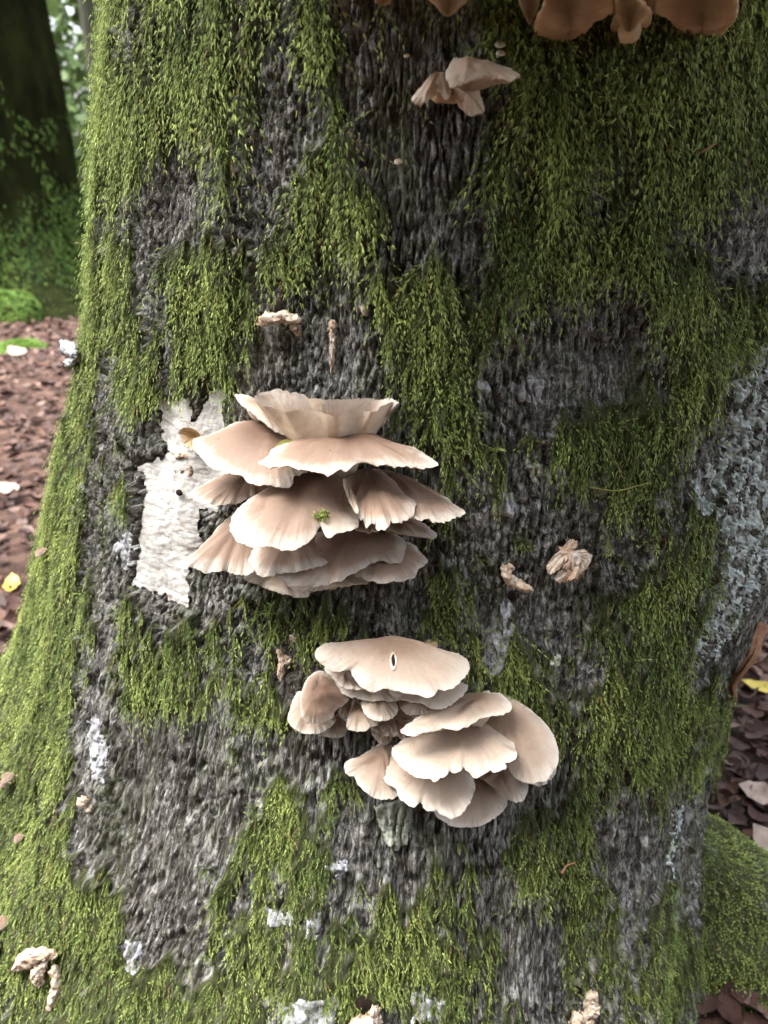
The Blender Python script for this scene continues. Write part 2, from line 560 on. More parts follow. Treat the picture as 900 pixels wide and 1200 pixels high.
def moss_amount(ph, z, u, v):
    gx = np.clip((u - 25) / 50, 0, 16.999); gy = np.clip((v - 20) / 40, 0, 28.999)
    i, j = gx.astype(int), gy.astype(int); fx, fy = gx - i, gy - j
    g = (MG[j, i] * (1 - fx) + MG[j, i + 1] * fx) * (1 - fy) + (MG[j + 1, i] * (1 - fx) + MG[j + 1, i + 1] * fx) * fy
    for a, b, w, h, k in SPOTS:
        g = g + k * np.exp(-((u - a) / w) ** 2 - ((v - b) / h) ** 2)
    s = ph * .5
    g = .5 + (g - .5) * 1.65
    g = g + .72 * noise(s / .015, z / .080, 3.3) + .60 * noise(s / .008, z / .024, 9.1) + .26 * noise(s / .05, z / .07, 21.7)
    g = g + .08 * sst(700, 950, v) * sst(180, 320, u)
    m = sst(.58, 1.04, g)
    return m


def surface(ph, z, relief=True):
    """displaced trunk: position, normal, moss amount, wood mask"""
    p = base(ph, z); n = base_n(ph, z)
    u, v, _ = proj(p)
    m = moss_amount(ph, z, u, v)
    near = (u > 120) & (u < 300) & (v > 430) & (v < 740)
    w = np.zeros(np.shape(ph))
    if near.any():
        e = in_poly(u[near], v[near], WOOD) + 7 * (noise(ph[near] * .5 / .011, z[near] / .013, 2.0) + .4 * noise(ph[near] * .5 / .005, z[near] / .006, 5.0))
        w[near] = sst(-5, -.5, e)
    m = m * (1 - w)
    s = ph * .5
    zt_, z = z, np.where(z < .62, .62 + (z - .62) * .55, z)      # the furrows run longer towards the foot
    s2 = s + .006 * noise(s * 30, z * 14, 5.) + .0025 * noise(s * 120, z * 60, 8.)
    n1 = noise(s2 / .0068, z / .034, 1.0); n2 = noise(s2 / .014, z / .016, 4.0); n3 = noise(s2 / .0048, z / .024, 6.0)
    h1 = sst(0, .26, np.abs(n1)); h2 = sst(0, .2, np.abs(n2)); h3 = sst(0, .35, np.abs(n3))
    bark = .0056 * h1 * (.75 + .25 * h2) + .0030 * h3 * (.6 + .4 * h2) + .0022 * fbm(s2 / .005, z / .007, 2.5, 2) - .007
    zb, z = z, zt_
    low = .012 * noise(s / .14, z / .38, 12.) + .006 * noise(s / .05, z / .14, 15.)
    root = sst(.75, .0, z) * .022 * noise(s / .085, z / .9, 31.)
    cush = sst(.35, .75, m) * (.006 + .0045 * noise(s / .015, z / .03, 7.) + .003 * noise(s / .006, z / .011, 8.))
    amp = .60 + .55 * sst(-.35, .35, noise(s / .06, z / .09, 61.) + .4 * noise(s / .02, z / .03, 62.))
    band = sst(590, 660, u) * sst(800, 740, u) * sst(380, 430, v) * sst(520, 480, v)
    bark = bark * amp * (1 - .6 * band) + band * .0045 * noise(s / .03, z / .007 + .8 * noise(s / .05, z / .05, 3.), 63.)
    d = low + root + bark * (1 - .92 * w) * (1 - .45 * m) + cush - .011 * w + .003 * sst(0.02, .5, w) * sst(.98, .5, w)
    return p + n * d[..., None], n, m, w, u, v


TREE = empty('beech_tree', (CX, CY, 0), 'large grey beech trunk with patches of hanging moss and shelf mushrooms, filling the picture', 'tree')
cols = np.concatenate([np.radians(np.linspace(-180, -107, 14)), np.radians(np.linspace(-105, -86, 20)), np.radians(np.linspace(-85.8, -25, 390)), np.radians(np.linspace(-24.8, 40, 290)), np.radians(np.linspace(40.25, 80, 140)), np.radians(np.linspace(81, 105, 16)), np.radians(np.linspace(107, 180, 14))[:-1]])
rows = np.concatenate([np.linspace(-.15, .12, 60), np.linspace(.1215, 1.32, 560), 1.32 + 7.6 * np.linspace(.004, 1, 40) ** 1.7])
PH, ZZ = np.meshgrid(cols, rows)
TP, TN, TM, TW, TU, TV = surface(PH, ZZ)
mk('trunk', TP.reshape(-1, 3), grid_faces(len(rows), len(cols), True), M_bark, TREE, {'moss': TM.ravel(), 'sz': np.stack([PH * .5, np.where(ZZ < .62, .62 + (ZZ - .62) * .55, ZZ), 0 * ZZ], -1).reshape(-1, 3)})


def shade_crown():  # unseen crown and limbs, added to cut light from above and in front
    n = 10000
    c = norm(rng.normal(0, 1, (n, 3))) * rng.random((n, 1)) ** .4 * np.array([4.6, 4.6, 2.2]) + np.array([CX, CY - .8, 7.2])
    c = c[(np.hypot(c[:, 0] - CX, c[:, 1] - CY) > .6)]
    g = noise(c[:, 0] * .55, c[:, 1] * .55, c[:, 2] * .7)
    c = c[g > -.25]; n = len(c)
    d1 = norm(rng.normal(0, 1, (n, 3)) * np.array([1, 1, .5])); d2 = norm(np.cross(d1, rng.normal(0, 1, (n, 3)))); q = rng.uniform(.07, .15, n)[:, None]
    V = np.stack([c - d1 * q, c + d2 * q * .55, c + d1 * q, c - d2 * q * .55], 1).reshape(-1, 3)
    mk('crown', V, np.arange(4 * n).reshape(-1, 4), M_fol, TREE, None, False)
    for k in range(8):
        az = k * 2.4; z0 = 4.6 + .45 * k
        b0 = np.array([CX, CY, z0]); b1 = b0 + np.array([math.cos(az), math.sin(az), .35]) * 3.6
        t = np.linspace(0, 1, 8)[:, None]
        Vt, Ft = tube_mesh_(b0 * (1 - t) + b1 * t + np.array([0, 0, .5]) * t * (1 - t), np.linspace(.12, .02, 8))
        mk('limb', Vt, Ft, M_bgbark2, TREE)


def tube_mesh_(pts, rad, seg=8):
    T = norm(np.gradient(pts, axis=0)); Bn = norm(np.cross(T, [.1, .2, .97])); Nn = np.cross(Bn, T)
    a = np.linspace(0, 2 * math.pi, seg, endpoint=False)
    V = pts[:, None] + np.asarray(rad)[:, None, None] * (np.cos(a)[None, :, None] * Bn[:, None] + np.sin(a)[None, :, None] * Nn[:, None])
    return V.reshape(-1, 3), grid_faces(len(pts), seg, True)


shade_crown()


def at(px, out=0.0):
    """3-D point on the real trunk surface under photo pixels, moved out along the surface normal"""
    ph, z, _, _ = hit(px)
    p, n, *_ = surface(ph, z)
    return p + n * out


# patches lying on the trunk
def patch(name, poly, mat, thick, rough_edge=4.0, nz=.0012, step=1.6, an=(.004, .0045), seed=0.0, frag=0.0, inset=False):
    P = np.asarray(poly, float)
    us = np.arange(P[:, 0].min() - 4, P[:, 0].max() + 4, step); vs_ = np.arange(P[:, 1].min() - 4, P[:, 1].max() + 4, step)
    U, V = np.meshgrid(us, vs_)
    ph, z, _, _ = hit(np.stack([U.ravel(), V.ravel()], -1))
    p, n, *_ = surface(ph, z)
    s = ph * .5
    e = in_poly(U.ravel(), V.ravel(), poly) + rough_edge * (noise(s / .011, z / .013, seed) + .4 * noise(s / .005, z / .006, seed + 3))
    if frag:
        e = np.minimum(e, (noise(s / .010, z / .016, seed + 9) + frag + .5 * noise(s / .004, z / .005, seed + 5)) * 8)
    h = thick * sst(-2.5, 2.5, e) + nz * fbm(s / an[0] + .5 * noise(s / .02, z / .02, seed), z / an[1] + .8 * noise(s / .015, z / .03, seed + 2), seed + 1, 3)
    h = np.where(e < -1.0, -.002, h)
    if inset:
        h = thick + nz * fbm(s / an[0] + .5 * noise(s / .02, z / .02, seed), z / an[1], seed + 1, 3)
    V3 = p + n * h[:, None]
    F = grid_faces(len(vs_), len(us))
    E3 = V3[F]
    keep = (e[F] > (.3 if inset else -2.0)).all(1) & (np.linalg.norm(E3 - np.roll(E3, 1, 1), axis=2).max(1) < .009)
    F = F[keep]
    used = np.unique(F)
    if len(used) == 0: return None
    re = np.full(len(V3), -1); re[used] = np.arange(len(used))
    return mk(name, V3[used], re[F], mat, TREE)


patch('exposed_wood', WOOD, M_wood, .0050, 7.0, .0016, 1.2, an=(.014, .007), seed=2.0, inset=True)
LICH = [[(868, 425), (905, 395), (925, 400), (925, 640), (905, 680), (882, 705), (862, 735), (836, 772), (820, 786), (800, 774), (822, 742), (840, 690), (852, 640), (846, 612), (815, 600), (808, 562), (838, 542), (858, 500)],
        [(785, 955), (805, 943), (815, 960), (812, 1010), (797, 1042), (783, 1020)], [(815, 962), (836, 930), (832, 1000), (822, 1060), (810, 1088), (808, 1040)]]
for q, L_ in enumerate(LICH):
    patch('lichen', L_, M_lich, .0014, 9, .0006, 1.6, seed=50 + q, frag=.06)
PALE = [[(104, 845), (118, 838), (132, 880), (128, 915), (112, 905)], [(306, 1068), (345, 1064), (346, 1078), (312, 1083)], [(358, 1068), (378, 1064), (380, 1085), (362, 1090)],
        [(330, 1172), (360, 1158), (400, 1160), (396, 1195), (345, 1205)], [(480, 1160), (520, 1168), (516, 1195), (486, 1196)], [(150, 622), (168, 628), (164, 668), (140, 668), (136, 640)],
        [(586, 578), (606, 582), (606, 606), (588, 606)], [(632, 548), (660, 544), (662, 570), (645, 584), (630, 566)], [(600, 448), (640, 445), (636, 474), (608, 470)], [(562, 780), (580, 720), (598, 690), (600, 740), (585, 790)],
        [(560, 445), (574, 448), (570, 474), (558, 470)], [(140, 1105), (160, 1110), (158, 1140), (145, 1138)], [(388, 1006), (410, 1000), (412, 1016), (398, 1022)]]
for q, L_ in enumerate(PALE):
    patch('pale_crust', L_, M_pale, .0012, 6, .0012, 1.4, seed=70 + q, frag=.0)
for L_, sd in (([(440, 940), (470, 932), (484, 955), (478, 985), (462, 992), (448, 972)], 90), ([(618, 548), (632, 540), (640, 552), (628, 566)], 91), ([(640, 772), (656, 768), (654, 788), (642, 788)], 92)):
    patch('leafy_lichen', L_, M_foli, .004, 4, .0035, 1.6, seed=sd)


# ------------------------------------------------------------------ moss shoots
def moss_mesh(P, N, L, mc, nodes=5, lf=.0052, lw=.00108, spread=.38, lift=.30, grav=.55):
    """feathery shoots: every shoot a drooping row of small pointed leaves, alternating sides"""
    n = len(P)
    down = np.tile(np.array([0, 0, -1.0]), (n, 1))
    dt = norm(down - (down * N).sum(1, keepdims=True) * N + 1e-6)
    lat = norm(np.cross(N, dt))
    a = rng.normal(0, spread, n) + .45 * noise(P[:, 0] / .022, P[:, 2] / .03, P[:, 1] / .03) + np.where(rng.random(n) < .10, rng.normal(0, 1.1, n), 0)
    D = norm(dt * np.cos(a)[:, None] + lat * np.sin(a)[:, None] + N * (lift + .45 * rng.random(n) ** 2)[:, None])
    curl = rng.normal(0, .25, n)
    side0 = norm(np.cross(D, N))
    Vs, Cs = [], []
    rnd, slow = mc
    for j in range(nodes + 1):
        s = j / nodes * .86
        pos = P + L[:, None] * (D * s + (dt * grav * .5 - N * lift * .55 + lat * curl[:, None]) * s * s)
        T = norm(D + (dt * grav - N * lift * 1.1 + lat * 2 * curl[:, None]) * s)
        B = norm(np.cross(T, N))
        Nn = norm(np.cross(B, T))
        for sd in ((-1, 1) if j < nodes else (0,)):
            ll = lf * (.75 + .5 * rng.random(n)) * (L / .02) ** .5 * (1 - .35 * s)
            tw = rng.normal(0, .55, n)[:, None]
            Bp = B * np.cos(tw) + Nn * np.sin(tw)
            tip = pos + ll[:, None] * norm(T * 1.0 + sd * Bp * .30 + Nn * rng.normal(.10, .18, n)[:, None])
            w = (lw * (.8 + .4 * rng.random(n)) * (L / .02) ** .3)[:, None]
            wd = norm(B * .8 - sd * T * .4 + Nn * rng.normal(0, .5, n)[:, None])
            Vs += [pos - wd * w * .5, pos + wd * w * .5, tip]
            f0 = np.full(n, s); f1 = np.full(n, min(1, s + .25))
            Cs += [np.stack([rnd, f0, slow], -1), np.stack([rnd, f0, slow], -1), np.stack([rnd, f1, slow], -1)]
    k = len(Vs)
    V = np.stack(Vs, 1).reshape(-1, 3); C = np.stack(Cs, 1).reshape(-1, 3)
    F = np.arange(n * k).reshape(-1, 3)
    return V, F, C


def grow_trunk_moss(count):
    k = count * 4
    ph = np.radians(rng.uniform(-108, 108, k)); z = rng.uniform(.02, 1.36, k)
    p, n, m, w, u, v = surface(ph, z)
    rl, rr, rf = radii(z)
    area = np.hypot(np.where(ph > 0, rr, rl) * np.cos(ph), rf * np.sin(ph)) / .65
    facing = (n * norm(CAM - p)).sum(1)
    keep = rng.random(k) < m ** 1.3 * np.clip(area, .2, 1.6) * np.where(facing < -.25, .25, 1)
    idx = np.nonzero(keep)[0][:count]
    p, n, m, u, v, ph, z = p[idx], n[idx], m[idx], u[idx], v[idx], ph[idx], z[idx]
    L = np.full(len(idx), .021)
    L = L + .012 * sst(380, 150, v) + .006 * sst(430, 640, u) * sst(560, 300, v) - .004 * sst(750, 1000, v) - .002 * sst(250, 60, u) * sst(600, 800, v)
    L = np.where(rng.random(len(idx)) < .3, .5, 1.0) * L * np.exp(rng.normal(0, .30, len(idx))) * (.6 + .5 * m) * (1 + .5 * noise(ph * .5 / .03, z / .05, 44.))
    L = np.clip(L, .006, .055)
    slow = np.clip(.5 + .55 * noise(ph * .5 / .06, z / .09, 13.) + .3 * noise(ph * .5 / .015, z / .03, 14.), 0, 1)
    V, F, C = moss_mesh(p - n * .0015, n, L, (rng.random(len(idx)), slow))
    return tag(mk('moss', V, F, M_moss, TREE, {'mc': C}, False), 'yellow green feathery moss hanging in strands on the bark', kind='stuff')


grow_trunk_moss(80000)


# ------------------------------------------------------------------ mushrooms
def tube_mesh(pts, rad, seg=10, jit=0.0, seed=0.0, caps=True):
    pts = np.asarray(pts, float); n = len(pts)
    T = norm(np.gradient(pts, axis=0))
    up = np.array([.13, .31, .94]); Bn = norm(np.cross(T, up)); Nn = np.cross(Bn, T)
    a = np.linspace(0, 2 * math.pi, seg, endpoint=False)
    R = np.asarray(rad, float)[:, None] * np.ones(seg)
    if jit:
        R = R * (1 + jit * noise(np.cos(a)[None] * 1.7 + seed, np.sin(a)[None] * 1.7 + np.arange(n)[:, None] * .55, seed))
    V = pts[:, None] + R[..., None] * (np.cos(a)[None, :, None] * Bn[:, None] + np.sin(a)[None, :, None] * Nn[:, None])
    V = V.reshape(-1, 3); F4 = grid_faces(n, seg, True)
    V = np.concatenate([V, pts[:1], pts[-1:]])
    j = np.arange(seg)
    F3 = np.concatenate([np.stack([np.full(seg, n * seg), (j + 1) % seg, j], -1), np.stack([np.full(seg, n * seg + 1), (n - 1) * seg + j, (n - 1) * seg + (j + 1) % seg], -1)])
    return V, [F4, F3]


def closed_spline(P, m, per=10):
    P = np.asarray(P, float)
    a, b, c, d = np.roll(P, 1, 0), P, np.roll(P, -1, 0), np.roll(P, -2, 0)
    t = np.linspace(0, 1, per, endpoint=False)[:, None, None]
    Q = .5 * (2 * b + (c - a) * t + (2 * a - 5 * b + 4 * c - d) * t ** 2 + (3 * b - a - 3 * c + d) * t ** 3)
    Q = Q.transpose(1, 0, 2).reshape(-1, 2)
    L = np.concatenate([[0], np.cumsum(np.linalg.norm(np.roll(Q, -1, 0) - Q, axis=1))])
    Q = np.concatenate([Q, Q[:1]])
    s = np.linspace(0, L[-1], m, endpoint=False)
    return np.stack([np.interp(s, L, Q[:, 0]), np.interp(s, L, Q[:, 1])], -1)


CAPN = [0]


def cap(root, loop, back, front, H=.010, centre=None, roll=0.0, pw=2.6, thick=.011, mats=None, wave=1.0, stem=True, label=None, name='cap', stemto=None, stemr=None, shelf=None):
    """one mushroom cap: its margin lies in the plane through two points (photo pixel, distance out of the trunk)
    and the crosswise direction; domed (H>0) or funnel-shaped (H<0); gills below; a stem back into the trunk"""
    CAPN[0] += 1
    seed = CAPN[0] * 3.71
    mats = mats or (M_cap, M_gill)
    M = 144

    def pt(b):
        ph, z, t, d = hit([b[:2]])
        return CAM + d[0] * (t[0] - b[2])
    if shelf is None:
        A, B = pt(back), pt(front)
    else:                                   # (centre, half-width, half-depth): a level shelf given in metres
        A, B = np.array(shelf[0]), np.array(shelf[0]) + [0, -.1, -.012]
    v1 = norm(B - A)
    n = norm(np.cross([1.0, 0, 0], v1))
    if n[2] < 0: n = -n
    if roll:
        r = math.radians(roll)
        n = n * math.cos(r) + np.cross(v1, n) * math.sin(r)
    Q = closed_spline(loop, M) if shelf is None else None

    def on_plane(px):
        d = rays(px)
        t = ((A - CAM) @ n) / (d @ n)
        return CAM + d * t[:, None]
    if shelf is not None:
        a_ = np.arange(M) / M * 2 * math.pi
        k_ = 1 + .10 * noise(np.cos(a_) * 2, np.sin(a_) * 2, seed)
        R = A + np.stack([shelf[1] * np.cos(a_) * k_, shelf[2] * np.sin(a_) * k_, .12 * shelf[2] * np.sin(a_) * k_], -1)
    else:
        R = on_plane(Q)
    if centre is None and shelf is None:
        # between the back point and the middle of the margin
        c0 = Q.mean(0)
        centre = np.array(back[:2]) * .45 + c0 * .55
    C = on_plane([centre])[0] if shelf is None else A + np.array([0, shelf[2] * .45, .05 * shelf[2]])
    a = np.arange(M) / M * 2 * math.pi
    ca, sa = np.cos(a), np.sin(a)
    size = np.linalg.norm(R - C, axis=1).mean()
    rad = R - C
    # fine scalloping and an uneven, wavy margin
    sc = 1 + wave * (.013 * noise(ca * 7, sa * 7, seed) + .013 * noise(ca * 16, sa * 16, seed + 2) - .03 * np.clip(np.abs(noise(ca * 11, sa * 11, seed + 4)) * -6 + .5, 0, 1))
    lift = wave * .0020 * noise(ca * 2.2, sa * 2.2, seed + 5)
    lift_hi = wave * (.0019 * noise(ca * 7, sa * 7, seed + 6) + .0012 * noise(ca * 17, sa * 17, seed + 9))
    rings = np.array([.0, .06, .14, .25, .37, .49, .60, .70, .79, .87, .93, .975, 1.0])
    t = rings[:, None]
    crease = wave * (.0012 * noise(ca * 2.2, sa * 2.2, seed + 7) - .0004 * np.abs(noise(ca * 9, sa * 9, seed + 8)))[None] * t ** 2 * (1 - t ** 6)
    und = .0025 * noise(ca[None] * t * 2.2 + seed, sa[None] * t * 2.2, seed) * (1 - t ** 4)
    top = H * (1 - t ** pw) + lift[None] * t ** 2 + lift_hi[None] * t ** 9 + crease + und
    rr = t * (1 + (sc - 1)[None] * t ** 2)
    ks = np.exp(-.5 * (np.arange(-24, 25) / 9.) ** 2); ks /= ks.sum()
    rp = np.concatenate([rad[-24:], rad, rad[:24]])
    rs = np.stack([np.convolve(rp[:, c], ks, 'valid') for c in range(3)], -1)
    soft = lambda q: rs[None] * (1 - q[..., None] ** 5) + rad[None] * q[..., None] ** 5
    V = C + soft(t) * rr[..., None] + n * top[..., None]
    nr = len(rings)
    ang = np.abs(((a + seed) % (2 * math.pi)) - math.pi)
    pc = np.stack([np.broadcast_to(ang, (nr, M)), np.broadcast_to(t ** 1.15, (nr, M)), np.full((nr, M), seed)], -1)
    o = mk(name, V.reshape(-1, 3), grid_faces(nr, M, True), mats[0], root, {'pc': pc.reshape(-1, 3)})
    if label: o['label'] = label
    # underside: rim wall, then gills running to the stem
    gr = np.array([1.0, .992, .96, .88, .76, .62, .46, .30, .15, .01])
    g = gr[:, None]
    th = np.interp(gr, [0, .3, .7, .96, .992, 1.0], [thick * 1.6, thick * 1.2, thick * .55, .0018, .0010, 0])[:, None]
    alt = (np.arange(M) % 2)[None] * 1.0
    gill = np.interp(gr, [0, .2, .5, .93, .97, 1], [0, .0022, .0034, .0016, 0, 0])[:, None] * alt
    topg = H * (1 - g ** pw) + lift[None] * g ** 2 + lift_hi[None] * g ** 9
    Vg = C + soft(g) * (g * (1 + (sc - 1)[None] * g ** 2))[..., None] + n * (topg - th - gill)[..., None]
    go = mk('gills', Vg.reshape(-1, 3), grid_faces(len(gr), M, True)[:, ::-1], mats[1], o)
    if stem:
        S = pt((*(stemto or (back[0], back[1] + 14)), -.006)) if shelf is None else C + np.array([0, shelf[2] * .8, -.05])
        top_c = C + n * (H - thick * 1.5)
        mid = .5 * (S + top_c) - np.array([0, 0, .25]) * size
        k = np.linspace(0, 1, 7)[:, None]
        pts = (1 - k) ** 2 * S + 2 * k * (1 - k) * mid + k * k * top_c
        r0 = stemr or min(.013, size * .30)
        Vt, Ft = tube_mesh(pts, np.linspace(r0, r0 * 1.15, 7), 12, .25, seed)
        mk('stem', Vt, Ft, mats[1], o)
    return o


def cluster(px, label, group=None, name='mushroom_cluster', cat='mushrooms'):
    p = at([px])[0]
    return empty(name, p, label, cat, group)


U = cluster((390, 600), 'large tiered cluster of pinkish tan oyster mushrooms beside the bare white wood')
cap(U, [(297, 467), (302, 473), (310, 477), (322, 477), (334, 481), (352, 480), (372, 482), (385, 486), (397, 487), (408, 482), (424, 480), (437, 483), (447, 477), (460, 471), (468, 473), (455, 468), (440, 466), (410, 467), (375, 467), (345, 461), (322, 457), (308, 460)],
    (385, 460, .012), (390, 486, .060), H=-.046, centre=(392, 474), pw=2.6, thick=.006, stemto=(395, 520), stemr=.016)
cap(U, [(274, 463), (280, 471), (290, 480), (303, 491), (318, 503), (333, 511), (343, 513), (341, 502), (338, 493), (330, 484), (315, 478), (303, 472), (295, 466), (284, 463)], (297, 465, .01), (333, 512, .040), H=.004, roll=-8, mats=(M_cap_pale, M_gill), thick=.006)
cap(U, [(302, 543), (310, 547), (325, 548), (340, 547), (355, 550), (370, 553), (385, 554), (400, 552), (412, 548), (420, 543), (435, 543), (445, 546), (460, 545), (470, 549), (483, 547), (495, 547), (505, 548), (513, 543), (505, 536), (490, 528), (470, 522), (450, 515), (430, 508), (400, 506), (370, 508), (345, 514), (325, 525), (312, 535)],
    (405, 508, .015), (390, 554, .095), H=.010, centre=(405, 517), wave=1.3)
cap(U, [(225, 517), (229, 528), (238, 540), (250, 548), (265, 554), (284, 558), (290, 565), (305, 568), (318, 569), (332, 571), (343, 566), (346, 558), (375, 545), (352, 525), (330, 505), (303, 494), (285, 493), (265, 500), (245, 509)], (285, 494, .0), (310, 569, .085), H=.012, centre=(320, 512))
cap(U, [(209, 507), (213, 502), (222, 501), (232, 506), (237, 514), (233, 521), (228, 528), (221, 525), (214, 517)], (232, 503, .004), (218, 524, .018), H=-.008, mats=(M_cap_tan, M_gill), thick=.004)
cap(U, [(219, 580), (228, 586), (240, 591), (255, 592), (270, 590), (285, 587), (300, 580), (310, 575), (320, 568), (318, 560), (300, 556), (280, 554), (262, 556), (245, 564), (230, 572)], (285, 555, .0), (258, 592, .055), H=.009, centre=(295, 562))
cap(U, [(270, 612), (269, 620), (274, 629), (282, 636), (294, 641), (306, 642), (318, 641), (332, 644), (346, 644), (358, 637), (368, 628), (375, 617), (378, 622), (382, 629), (388, 630), (398, 625), (410, 622), (419, 617), (421, 606), (420, 598), (415, 575), (405, 555), (380, 545), (350, 551), (320, 568), (300, 580), (283, 592), (274, 602)],
    (380, 547, .01), (320, 644, .13), H=.012, centre=(370, 562), label='broadest cap, with a green tuft lying on it')
cap(U, [(416, 598), (424, 610), (432, 617), (438, 612), (441, 619), (450, 623), (456, 619), (458, 612), (468, 612), (478, 606), (485, 598), (487, 590), (480, 578), (460, 562), (440, 552), (415, 550), (404, 562), (408, 585)], (430, 552, .006), (450, 623, .105), H=.010, centre=(432, 564), wave=1.6)
cap(U, [(402, 563), (406, 562), (411, 572), (417, 586), (420, 600), (415, 598), (409, 586), (404, 574)], (404, 562, .045), (418, 600, .09), H=.004, thick=.004, mats=(M_cap_pale, M_gill), stem=False, name='fold')
cap(U, [(455, 600), (478, 607), (490, 609), (502, 608), (507, 612), (518, 612), (530, 609), (540, 604), (547, 600), (535, 592), (515, 580), (495, 570), (470, 558), (450, 550), (430, 554), (440, 580)], (450, 552, .0), (515, 612, .075), H=.009, centre=(462, 566))
cap(U, [(455, 620), (470, 625), (490, 629), (505, 630), (513, 628), (505, 620), (490, 611), (470, 605), (450, 600), (430, 605), (435, 615)], (460, 600, .004), (492, 630, .042), H=.006, centre=(460, 610), thick=.006)
cap(U, [(405, 614), (418, 621), (430, 623), (445, 622), (449, 612), (430, 602), (410, 605)], (430, 602, .02), (430, 623, .055), H=.004, thick=.005)
cap(U, [(209, 660), (216, 664), (232, 667), (240, 670), (255, 671), (264, 668), (267, 664), (266, 669), (275, 672), (285, 674), (295, 672), (302, 664), (312, 640), (322, 610), (312, 590), (300, 588), (285, 595), (270, 606), (255, 617), (240, 635), (225, 650)], (308, 592, .005), (255, 671, .085), H=.010, centre=(297, 606), wave=1.3)
cap(U, [(291, 657), (297, 664), (300, 672), (310, 676), (320, 675), (325, 671), (340, 671), (355, 669), (370, 664), (380, 662), (387, 657), (385, 650), (378, 636), (372, 628), (350, 615), (320, 615), (300, 635), (294, 650)], (345, 616, .012), (320, 676, .100), H=.009, centre=(345, 628))
cap(U, [(325, 676), (335, 682), (345, 686), (360, 687), (372, 688), (385, 686), (398, 682), (408, 675), (418, 672), (428, 664), (434, 660), (438, 661), (444, 657), (455, 659), (468, 659), (474, 654), (476, 645), (475, 636), (468, 628), (455, 622), (430, 614), (400, 612), (370, 625), (350, 640), (335, 660)], (420, 613, .0), (370, 688, .085), H=.010, centre=(415, 628), wave=1.3)
cap(U, [(415, 673), (425, 678), (435, 682), (450, 684), (465, 682), (478, 680), (487, 675), (490, 668), (497, 662), (501, 657), (495, 650), (487, 641), (478, 636), (460, 630), (440, 640), (425, 655), (412, 665)], (460, 630, .0), (450, 684, .058), H=.008, centre=(450, 643))
cap(U, [(285, 676), (300, 684), (315, 690), (325, 694), (340, 698), (355, 699), (364, 697), (366, 690), (360, 672), (330, 662), (300, 665)], (330, 663, .02), (340, 698, .056), H=.005, mats=(M_cap_pale, M_gill), thick=.006)
cap(U, [(335, 682), (345, 690), (360, 693), (375, 692), (390, 688), (410, 686), (425, 684), (432, 682), (425, 670), (390, 663), (350, 665)], (390, 664, .02), (375, 692, .054), H=.005, mats=(M_cap_pale, M_gill), thick=.006)

Lc = cluster((480, 850), 'lower two-tiered cluster of cream and tan oyster mushrooms, a slit in its top cap')
cap(Lc, [(369, 766), (372, 775), (378, 780), (388, 786), (400, 788), (410, 787), (413, 793), (420, 802), (428, 808), (440, 809), (452, 807), (460, 808), (470, 812), (485, 814), (500, 817), (508, 816), (513, 810), (514, 807), (520, 810), (528, 808), (538, 802), (546, 793), (550, 782), (548, 774), (541, 768), (530, 764), (518, 763), (505, 761), (490, 754), (470, 748), (455, 746), (440, 750), (420, 757), (405, 760), (395, 758), (390, 753), (385, 753), (376, 758)],
    (455, 746, .015), (470, 814, .090), H=.016, centre=(462, 766), pw=3.0, mats=(M_cap_pale, M_gill), label='broad domed cap with a slit', stemto=(462, 800))
cap(Lc, [(380, 783), (388, 792), (395, 800), (402, 806), (412, 808), (424, 808), (428, 800), (420, 790), (405, 784), (392, 780)], (405, 781, .028), (410, 808, .06), H=.005, mats=(M_cap_pale, M_gill), thick=.006)
cap(Lc, [(352, 832), (354, 841), (360, 846), (372, 848), (383, 845), (390, 841), (393, 833), (400, 828), (406, 823), (410, 818), (407, 810), (398, 803), (390, 795), (384, 790), (378, 786), (372, 786), (362, 793), (356, 803), (352, 818)], (372, 784, .025), (370, 847, .065), H=.015, centre=(373, 815), pw=3.0, mats=(M_cap, M_gill))
cap(Lc, [(337, 842), (340, 850), (348, 856), (358, 860), (368, 860), (378, 858), (390, 850), (394, 842), (385, 830), (370, 822), (352, 810), (346, 815), (340, 830)], (362, 812, .014), (362, 860, .045), H=.006, mats=(M_cap_pale, M_gill), thick=.006)
cap(Lc, [(376, 859), (385, 864), (395, 865), (403, 862), (407, 856), (405, 845), (395, 838), (380, 845)], (392, 838, .004), (395, 865, .028), H=.005, mats=(M_cap_pale, M_gill), thick=.006)
cap(Lc, [(396, 835), (403, 841), (409, 840), (413, 830), (411, 821), (402, 825)], (406, 820, .015), (405, 841, .035), H=.004, mats=(M_cap_pale, M_gill), thick=.005)
cap(Lc, [(406, 852), (412, 856), (420, 857), (428, 857), (435, 852), (443, 849), (440, 842), (430, 835), (425, 828), (415, 820), (409, 835)], (418, 820, .016), (422, 857, .050), H=.006, mats=(M_cap_pale, M_gill), thick=.006)
cap(Lc, [(423, 822), (425, 832), (430, 839), (440, 844), (452, 845), (462, 840), (466, 835), (465, 825), (458, 812), (445, 808), (430, 810)], (445, 808, .022), (447, 845, .064), H=.006, mats=(M_cap_pale, M_gill), thick=.006)
cap(Lc, [(456, 810), (465, 818), (480, 822), (495, 824), (508, 830), (520, 830), (532, 823), (545, 812), (546, 802), (520, 796), (490, 800), (465, 803)], (505, 796, .025), (510, 830, .072), H=.006, mats=(M_cap_pale, M_gill), thick=.006)
cap(Lc, [(467, 823), (475, 835), (485, 837), (500, 838), (512, 833), (520, 828), (500, 815), (475, 812)], (490, 812, .02), (490, 838, .054), H=.005, mats=(M_cap_pale, M_gill), thick=.006)
